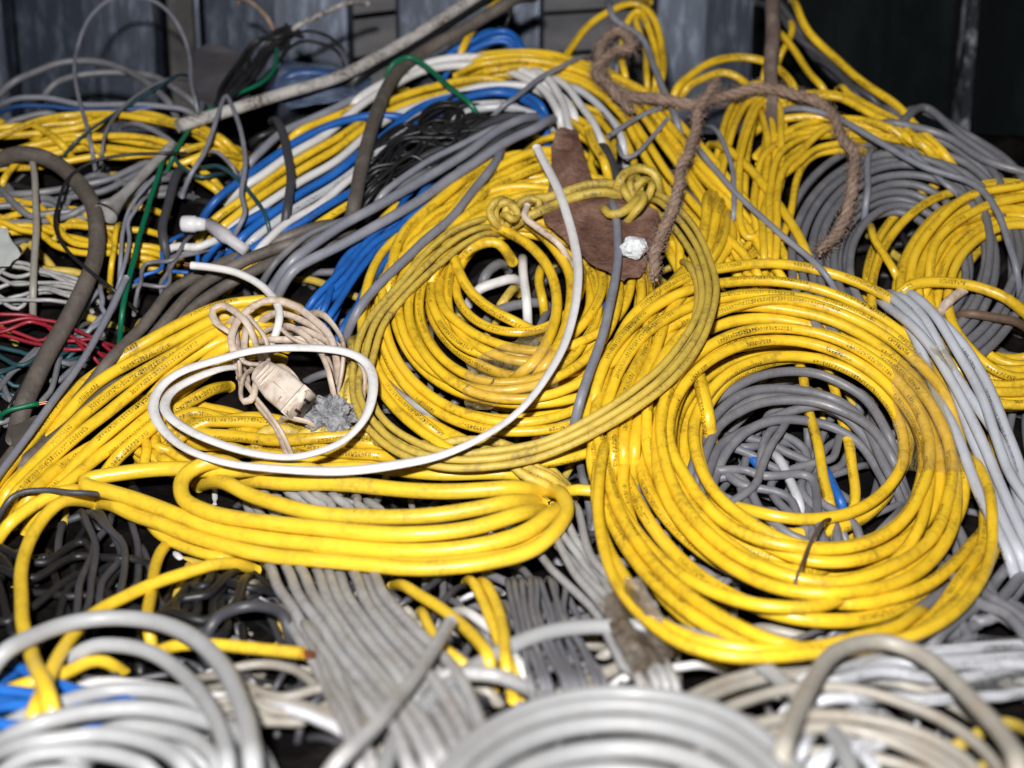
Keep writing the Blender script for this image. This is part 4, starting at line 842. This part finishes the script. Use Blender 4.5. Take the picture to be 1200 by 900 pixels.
# ---- wooden post upper right
mwood = simple_mat('weathered_post_wood', [(.07, .05, .04), (.17, .125, .105), (.34, .27, .24)], .8, 30, .5, .003, 8, .2, (1, 1, .15))
p0, p1 = P1(905, -60, .006), P1(903, 330, -.02)
bm = bmesh.new(); d = (p0-p1); q = d.to_track_quat('Z', 'Y').to_matrix().to_4x4()
g_ = bmesh.ops.create_cone(bm, cap_ends=True, segments=14, radius1=.0062, radius2=.0080, depth=d.length, matrix=Matrix.Translation((p0+p1)/2) @ q)
bmesh.ops.subdivide_edges(bm, edges=[e for e in bm.edges if abs((e.verts[0].co-e.verts[1].co).length-d.length) < .01], cuts=24)
for v in bm.verts: v.co += Vector((noise.noise(v.co*22), noise.noise(v.co*22+Vector((9, 0, 0))), 0))*.0035
o = bm_obj('wooden_stick', bm, mwood); tag(o, 'rough brown wooden stick standing upright behind the rope', 'stick')

# ---- things lying on the pile; ray cast on to the cables below
bpy.context.view_layer.update()
def bvh_of(objs):
    V, F, off = [], [], 0
    for o in objs:
        me = o.data; n = len(me.vertices); a = np.empty(n*3, np.float32); me.vertices.foreach_get('co', a); a = a.reshape(-1, 3)+np.array(o.matrix_world.translation)
        V += [tuple(v) for v in a]; F += [tuple(i+off for i in p.vertices) for p in me.polygons]; off += n
    return BVHTree.FromPolygons(V, F)
def drape(name, label, parent_i, quad, mat, lift=.0012, nu=44, nv=30, smooth=5, crumple=.0012, ripped=.0, extra=(), thick=.0003, cat=None):
    objs = [OBS[parent_i]['obj']] if parent_i is not None else []
    objs += [OBS[k]['obj'] for k in extra]
    t = bvh_of(objs); Q = [np.array(q, float) for q in quad]; Dm = np.full((nv+1, nu+1), np.nan); XY = np.zeros((nv+1, nu+1, 2))
    for j in range(nv+1):
        for i in range(nu+1):
            u, v = i/nu, j/nv; e = ripped*noise.noise(Vector((u*6, v*6, 3)))*18
            xy = (Q[0]*(1-u)+Q[1]*u)*(1-v) + (Q[3]*(1-u)+Q[2]*u)*v + np.array([e, e*.7]); XY[j, i] = xy
            dv = FW + (xy[0]-600)/FPX*RT + (450-xy[1])/FPX*UP; L = np.linalg.norm(dv)
            hit = t.ray_cast(Vector(CAM), Vector(dv/L), 5)
            base = float(depth(xy[0], xy[1]))
            if hit[0] is not None and hit[3]/L > base-.085 and hit[3]/L < base-.006: Dm[j, i] = hit[3]/L
    m = np.nanmedian(Dm); bad = np.isnan(Dm); Dm[bad] = m
    lim = Dm.copy()
    for _ in range(smooth):
        P_ = np.pad(Dm, 1, mode='edge'); av = (P_[:-2, 1:-1]+P_[2:, 1:-1]+P_[1:-1, :-2]+P_[1:-1, 2:])/4
        Dm = np.where(bad, av, np.minimum(av, lim))
    bm = bmesh.new(); vs = []
    for j in range(nv+1):
        row = []
        for i in range(nu+1):
            d_ = Dm[j, i]-lift - crumple*abs(noise.noise(Vector((XY[j, i, 0]*.09, XY[j, i, 1]*.09, 0)))); dv = FW + (XY[j, i, 0]-600)/FPX*RT + (450-XY[j, i, 1])/FPX*UP
            row.append(bm.verts.new(tuple(CAM+dv*d_)))
        vs.append(row)
    for j in range(nv):
        for i in range(nu): bm.faces.new((vs[j][i], vs[j][i+1], vs[j+1][i+1], vs[j+1][i]))
    bmesh.ops.solidify(bm, geom=bm.faces[:], thickness=thick)
    o = bm_obj(name, bm, mat, OBS[parent_i]['obj'] if parent_i is not None and cat is None else None)
    if cat: tag(o, label, cat)
    return o
drape('tape', None, BIG, [(1042, 425), (1112, 400), (1142, 552), (1056, 552)], MTY, ripped=.5)
drape('tape', None, MID, [(545, 425), (640, 378), (655, 455), (545, 485)], MTY, ripped=.5, crumple=.003)
drape('tape', None, TB, [(700, 705), (748, 672), (800, 765), (742, 790)], MTG, ripped=.5, smooth=12, crumple=.003)
drape('film', None, SW, [(960, 765), (1200, 742), (1215, 820), (1010, 826)], MTW, ripped=.6, crumple=.006)

# brown torn scrap: real thick slab, leaning on the pile
msc = simple_mat('brown_bark_scrap', [(.06, .03, .024), (.18, .095, .068), (.32, .20, .15)], .75, 30, 1.0, .012, 10, .2, (1, 1, .35))
poly = [(655, 148), (676, 152), (684, 178), (692, 205), (702, 218), (742, 230), (774, 250), (766, 288), (752, 322), (730, 330), (712, 318), (690, 308), (672, 292), (640, 262), (634, 245), (642, 228), (647, 200), (646, 170)]
def slab(name, poly, h, thick, mat, label, cat, nz=.004, fr=40, sub=3):
    bm = bmesh.new(); vs = [bm.verts.new(tuple(P1(x, y, h))) for x, y in poly]; f = bm.faces.new(vs)
    bmesh.ops.triangulate(bm, faces=[f]); bmesh.ops.subdivide_edges(bm, edges=bm.edges[:], cuts=sub, use_grid_fill=True)
    bmesh.ops.triangulate(bm, faces=bm.faces[:])
    for v in bm.verts:
        d_ = (v.co-Vector(CAM)).normalized(); v.co -= d_*nz*noise.noise(v.co*fr); v.co += Vector((noise.noise(v.co*110), 0, noise.noise(v.co*110+Vector((5, 5, 5)))))*.0022
    r = bmesh.ops.extrude_face_region(bm, geom=bm.faces[:]); back = [v for v in r['geom'] if isinstance(v, bmesh.types.BMVert)]
    for v in back: v.co += (v.co-Vector(CAM)).normalized()*thick
    bmesh.ops.recalc_face_normals(bm, faces=bm.faces[:])
    o = bm_obj(name, bm, mat, smooth=True); tag(o, label, cat)
    try:
        md = o.modifiers.new('bevel', 'BEVEL'); md.width = .0008; md.segments = 2; md.limit_method = 'ANGLE'
    except Exception: pass
    return o
slab('bark_scrap', poly, .050, .006, msc, 'torn brown scrap of bark or board under the knotted cable', 'bark scrap', .009, 42, 4)
slab('card_offcut', [(-30, 265), (8, 268), (24, 298), (10, 312), (-30, 318)], .026, .003, simple_mat('off_white_card', [(.35, .36, .35), (.5, .52, .5)], .8), 'off white card corner at the left edge', 'card', .001)
slab('rubber_flap', [(12, 500), (40, 488), (66, 480), (60, 508), (36, 530), (16, 532)], .022, .005, simple_mat('dark_flap', [(.04, .035, .03), (.09, .075, .065)], .8), 'dark dirty flap under the bright green wire', 'rubber flap', .003)
# plastic film and dusty sack behind the conduit
slab('plastic_bag', [(225, 60), (245, 50), (285, 62), (300, 90), (290, 118), (250, 132), (228, 110)], .004, .02, simple_mat('grimy_plastic', [(.05, .045, .05), (.09, .085, .095)], .3, 20, .5, .004, 6, .6), 'grimy purple grey plastic bag behind the black wire hank', 'plastic bag', .012, 25)
slab('plastic_sheet', [(330, 70), (400, 78), (435, 92), (440, 120), (400, 118), (340, 128), (318, 112)], .002, .004, simple_mat('crumpled_blue_plastic', [(.02, .035, .08), (.06, .09, .16), (.25, .3, .4)], .2, 18, .8, .006, 6, .8), 'crumpled dark blue plastic sheet behind the white conduit', 'plastic sheet', .014, 40)
# foam crumb and dust clump
def lump(name, x, y, h, rx, rz, mat, label, cat, seedv=0, amp=.35, fr=60):
    bm = bmesh.new(); bmesh.ops.create_icosphere(bm, subdivisions=5, radius=1); c = P1(x, y, h)
    for v in bm.verts:
        n_ = v.co.normalized(); k = 1+amp*noise.noise(n_*1.6+Vector((seedv, 0, 0))) + amp*.5*noise.noise(n_*4+Vector((seedv, 3, 0))) + amp*.22*noise.noise(n_*11) + amp*.12*noise.noise(n_*27)
        v.co = Vector((n_.x*rx, n_.y*rx*.8, n_.z*rz))*k + c
    if 'lint' in name:                                    # loose fibres teased out of the clump
        for _ in range(2600):
            n_ = Vector(RNG.normal(0, 1, 3)).normalized(); b = c + Vector((n_.x*rx, n_.y*rx*.8, n_.z*rz))*RNG.uniform(.75, 1.15); d = (Vector(RNG.normal(0, 1, 3))+n_*.6).normalized()*RNG.uniform(.0012, .0038)
            s_ = d.cross(Vector(RNG.normal(0, 1, 3))).normalized()*.00012; m_ = b+d*.5+Vector(RNG.normal(0, .0007, 3))
            v_ = [bm.verts.new(p_) for p_ in (b-s_, b+s_, m_-s_, m_+s_, b+d)]
            bm.faces.new((v_[0], v_[1], v_[3], v_[2])); bm.faces.new((v_[2], v_[3], v_[4]))
    o = bm_obj(name, bm, mat); tag(o, label, cat); return o
mfoam = simple_mat('white_foam', [(.5, .52, .55), (.78, .8, .82)], .8, 200, .8, .002)
lump('foam_crumb', 743, 290, .068, .0105, .0095, mfoam, 'white foam crumb stuck beside the rope end', 'foam crumb', 2, .22)
mdust = simple_mat('grey_lint', [(.12, .12, .13), (.3, .3, .32), (.44, .44, .45)], .95, 260, 1, .003)
lump('lint_clump', 388, 487, .040, .0145, .0125, mdust, 'grey lint clump right of the beige socket', 'lint', 5, .75)
# beige socket of the extension cord, bars on its cap, dark slot
def frame_at(pa, pb):
    z = (pb-pa).normalized(); y = (pa-Vector(CAM)).normalized(); x = y.cross(z).normalized(); y = z.cross(x)
    m4 = Matrix.Identity(4)
    for i in range(3): m4[i][0], m4[i][1], m4[i][2] = x[i], y[i], z[i]
    return m4
a, b = P1(305, 434, .066), P1(354, 476, .064); Lk = (b-a).length; fr_ = frame_at(a, b); beo = OBS[BE]['obj']
msock = simple_mat('soiled_beige_plastic', [(.30, .21, .15), (.62, .53, .45), (.74, .66, .58)], .5, 60, .3, .001, 8, .4)
bm = bmesh.new()
secs = [(0, .006, .006), (.08, .010, .0075), (.5, .0135, .009), (.9, .013, .009), (1, .012, .0085)]
rings = []
for t_, wx_, wy_ in secs:
    ring = []
    for k in range(24):
        an = k/24*2*math.pi; c_, s_ = math.cos(an), math.sin(an); e = .45
        ring.append(bm.verts.new((math.copysign(abs(c_)**e, c_)*wx_, math.copysign(abs(s_)**e, s_)*wy_, t_*Lk)))
    rings.append(ring)
for r0, r1 in zip(rings, rings[1:]):
    for k in range(24): bm.faces.new((r0[k], r0[(k+1) % 24], r1[(k+1) % 24], r1[k]))
bm.faces.new(rings[0][::-1]); bm.faces.new(rings[-1]); bmesh.ops.recalc_face_normals(bm, faces=bm.faces[:])
bmesh.ops.bevel(bm, geom=[e for e in bm.edges if e.calc_face_angle(0) > .7], offset=.0012, segments=2)
bmesh.ops.transform(bm, matrix=Matrix.Translation(a) @ fr_, verts=bm.verts[:]); sock = bm_obj('socket', bm, msock, beo)
for k, t_ in enumerate((.18, .26, .34)):
    bm = bmesh.new(); box(bm, (0, -.0078-.0004*k, t_*Lk), (.014+.002*k, .0026, .0014)); bmesh.ops.bevel(bm, geom=bm.edges[:], offset=.0004, segments=1); bmesh.ops.transform(bm, matrix=Matrix.Translation(a) @ fr_, verts=bm.verts[:]); o = bm_obj('grip_rib', bm, msock); o.parent = sock; o.matrix_parent_inverse = (Matrix.Translation(Vector(beo.location)) @ Matrix.Translation(Vector(sock.location))).inverted()
o = None
for nm, bx_ in (('collar', ((0, 0, Lk*.93), (.0262, .0190, .0022))), ('seam', ((0, -.0092, Lk*.68), (.0006, .0008, Lk*.42))), ('screw', ((.006, -.0091, Lk*.78), (.0032, .001, .0032)))):
    bm = bmesh.new(); box(bm, *bx_); bmesh.ops.bevel(bm, geom=bm.edges[:], offset=.0003 if nm != 'collar' else .0035, segments=3, clamp_overlap=True); bmesh.ops.transform(bm, matrix=Matrix.Translation(a) @ fr_, verts=bm.verts[:]); o = bm_obj(nm, bm, msock); o.parent = sock; o.matrix_parent_inverse = (Matrix.Translation(Vector(beo.location)) @ Matrix.Translation(Vector(sock.location))).inverted()
mdk = simple_mat('dark_slot', [(.01, .01, .01), (.02, .018, .016)], .6)
for sx_ in (-.005, .005):
    bm = bmesh.new(); box(bm, (sx_, 0, Lk+.0002), (.0022, .007, .0012)); bmesh.ops.transform(bm, matrix=Matrix.Translation(a) @ fr_, verts=bm.verts[:]); o = bm_obj('slot', bm, mdk); o.parent = sock; o.matrix_parent_inverse = (Matrix.Translation(Vector(beo.location)) @ Matrix.Translation(Vector(sock.location))).inverted()
# white gland on its stub, and the flared white tube
mpl = simple_mat('glossy_white_plastic', [(.45, .44, .46), (.72, .71, .73)], .25, 50, .1, .001, 5, .3)
def lathe(name, pa, pb, prof, mat, parent=None, seg=24, hollow=False):
    m4 = Matrix.Translation(pa) @ frame_at(pa, pb); L_ = (pb-pa).length; bm = bmesh.new(); rs = []
    for t_, r_ in prof: rs.append([bm.verts.new(m4 @ Vector((math.cos(k/seg*2*math.pi)*r_, math.sin(k/seg*2*math.pi)*r_, t_*L_))) for k in range(seg)])
    for r0, r1 in zip(rs, rs[1:]):
        for k in range(seg): bm.faces.new((r0[k], r0[(k+1) % seg], r1[(k+1) % seg], r1[k]))
    if not hollow: bm.faces.new(rs[0][::-1]); bm.faces.new(rs[-1])
    else: bmesh.ops.solidify(bm, geom=bm.faces[:], thickness=.001)
    bmesh.ops.recalc_face_normals(bm, faces=bm.faces[:]); return bm_obj(name, bm, mat, parent)
o = lathe('cable_gland', P1(211, 262, .040), P1(241, 263, .038), [(0, .003), (.05, .006), (.12, .007), (.35, .0072), (.6, .0072), (.64, .0062), (.8, .0058), (1, .005)], mpl); tag(o, 'glossy white plastic gland on a short grey stub', 'cable gland')
lathe('stub', P1(244, 262, .036), P1(288, 294, .034), [(0, .0055), (.5, .0065), (.6, .005), (1, .0048)], simple_mat('pale_stub', [(.35, .33, .35), (.55, .53, .55)], .45), o)
o = lathe('conduit_tube', P1(203, 168, .036), P1(124, 250, .036), [(0, .0035), (.1, .0042), (.75, .0048), (.86, .0068), (.93, .0088), (1, .0112)], simple_mat('dull_white_tube', [(.30, .28, .27), (.50, .48, .47), (.62, .6, .6)], .5, 40), hollow=True); tag(o, 'dull white tube with a flared torn end beside the bent hose', 'tube')
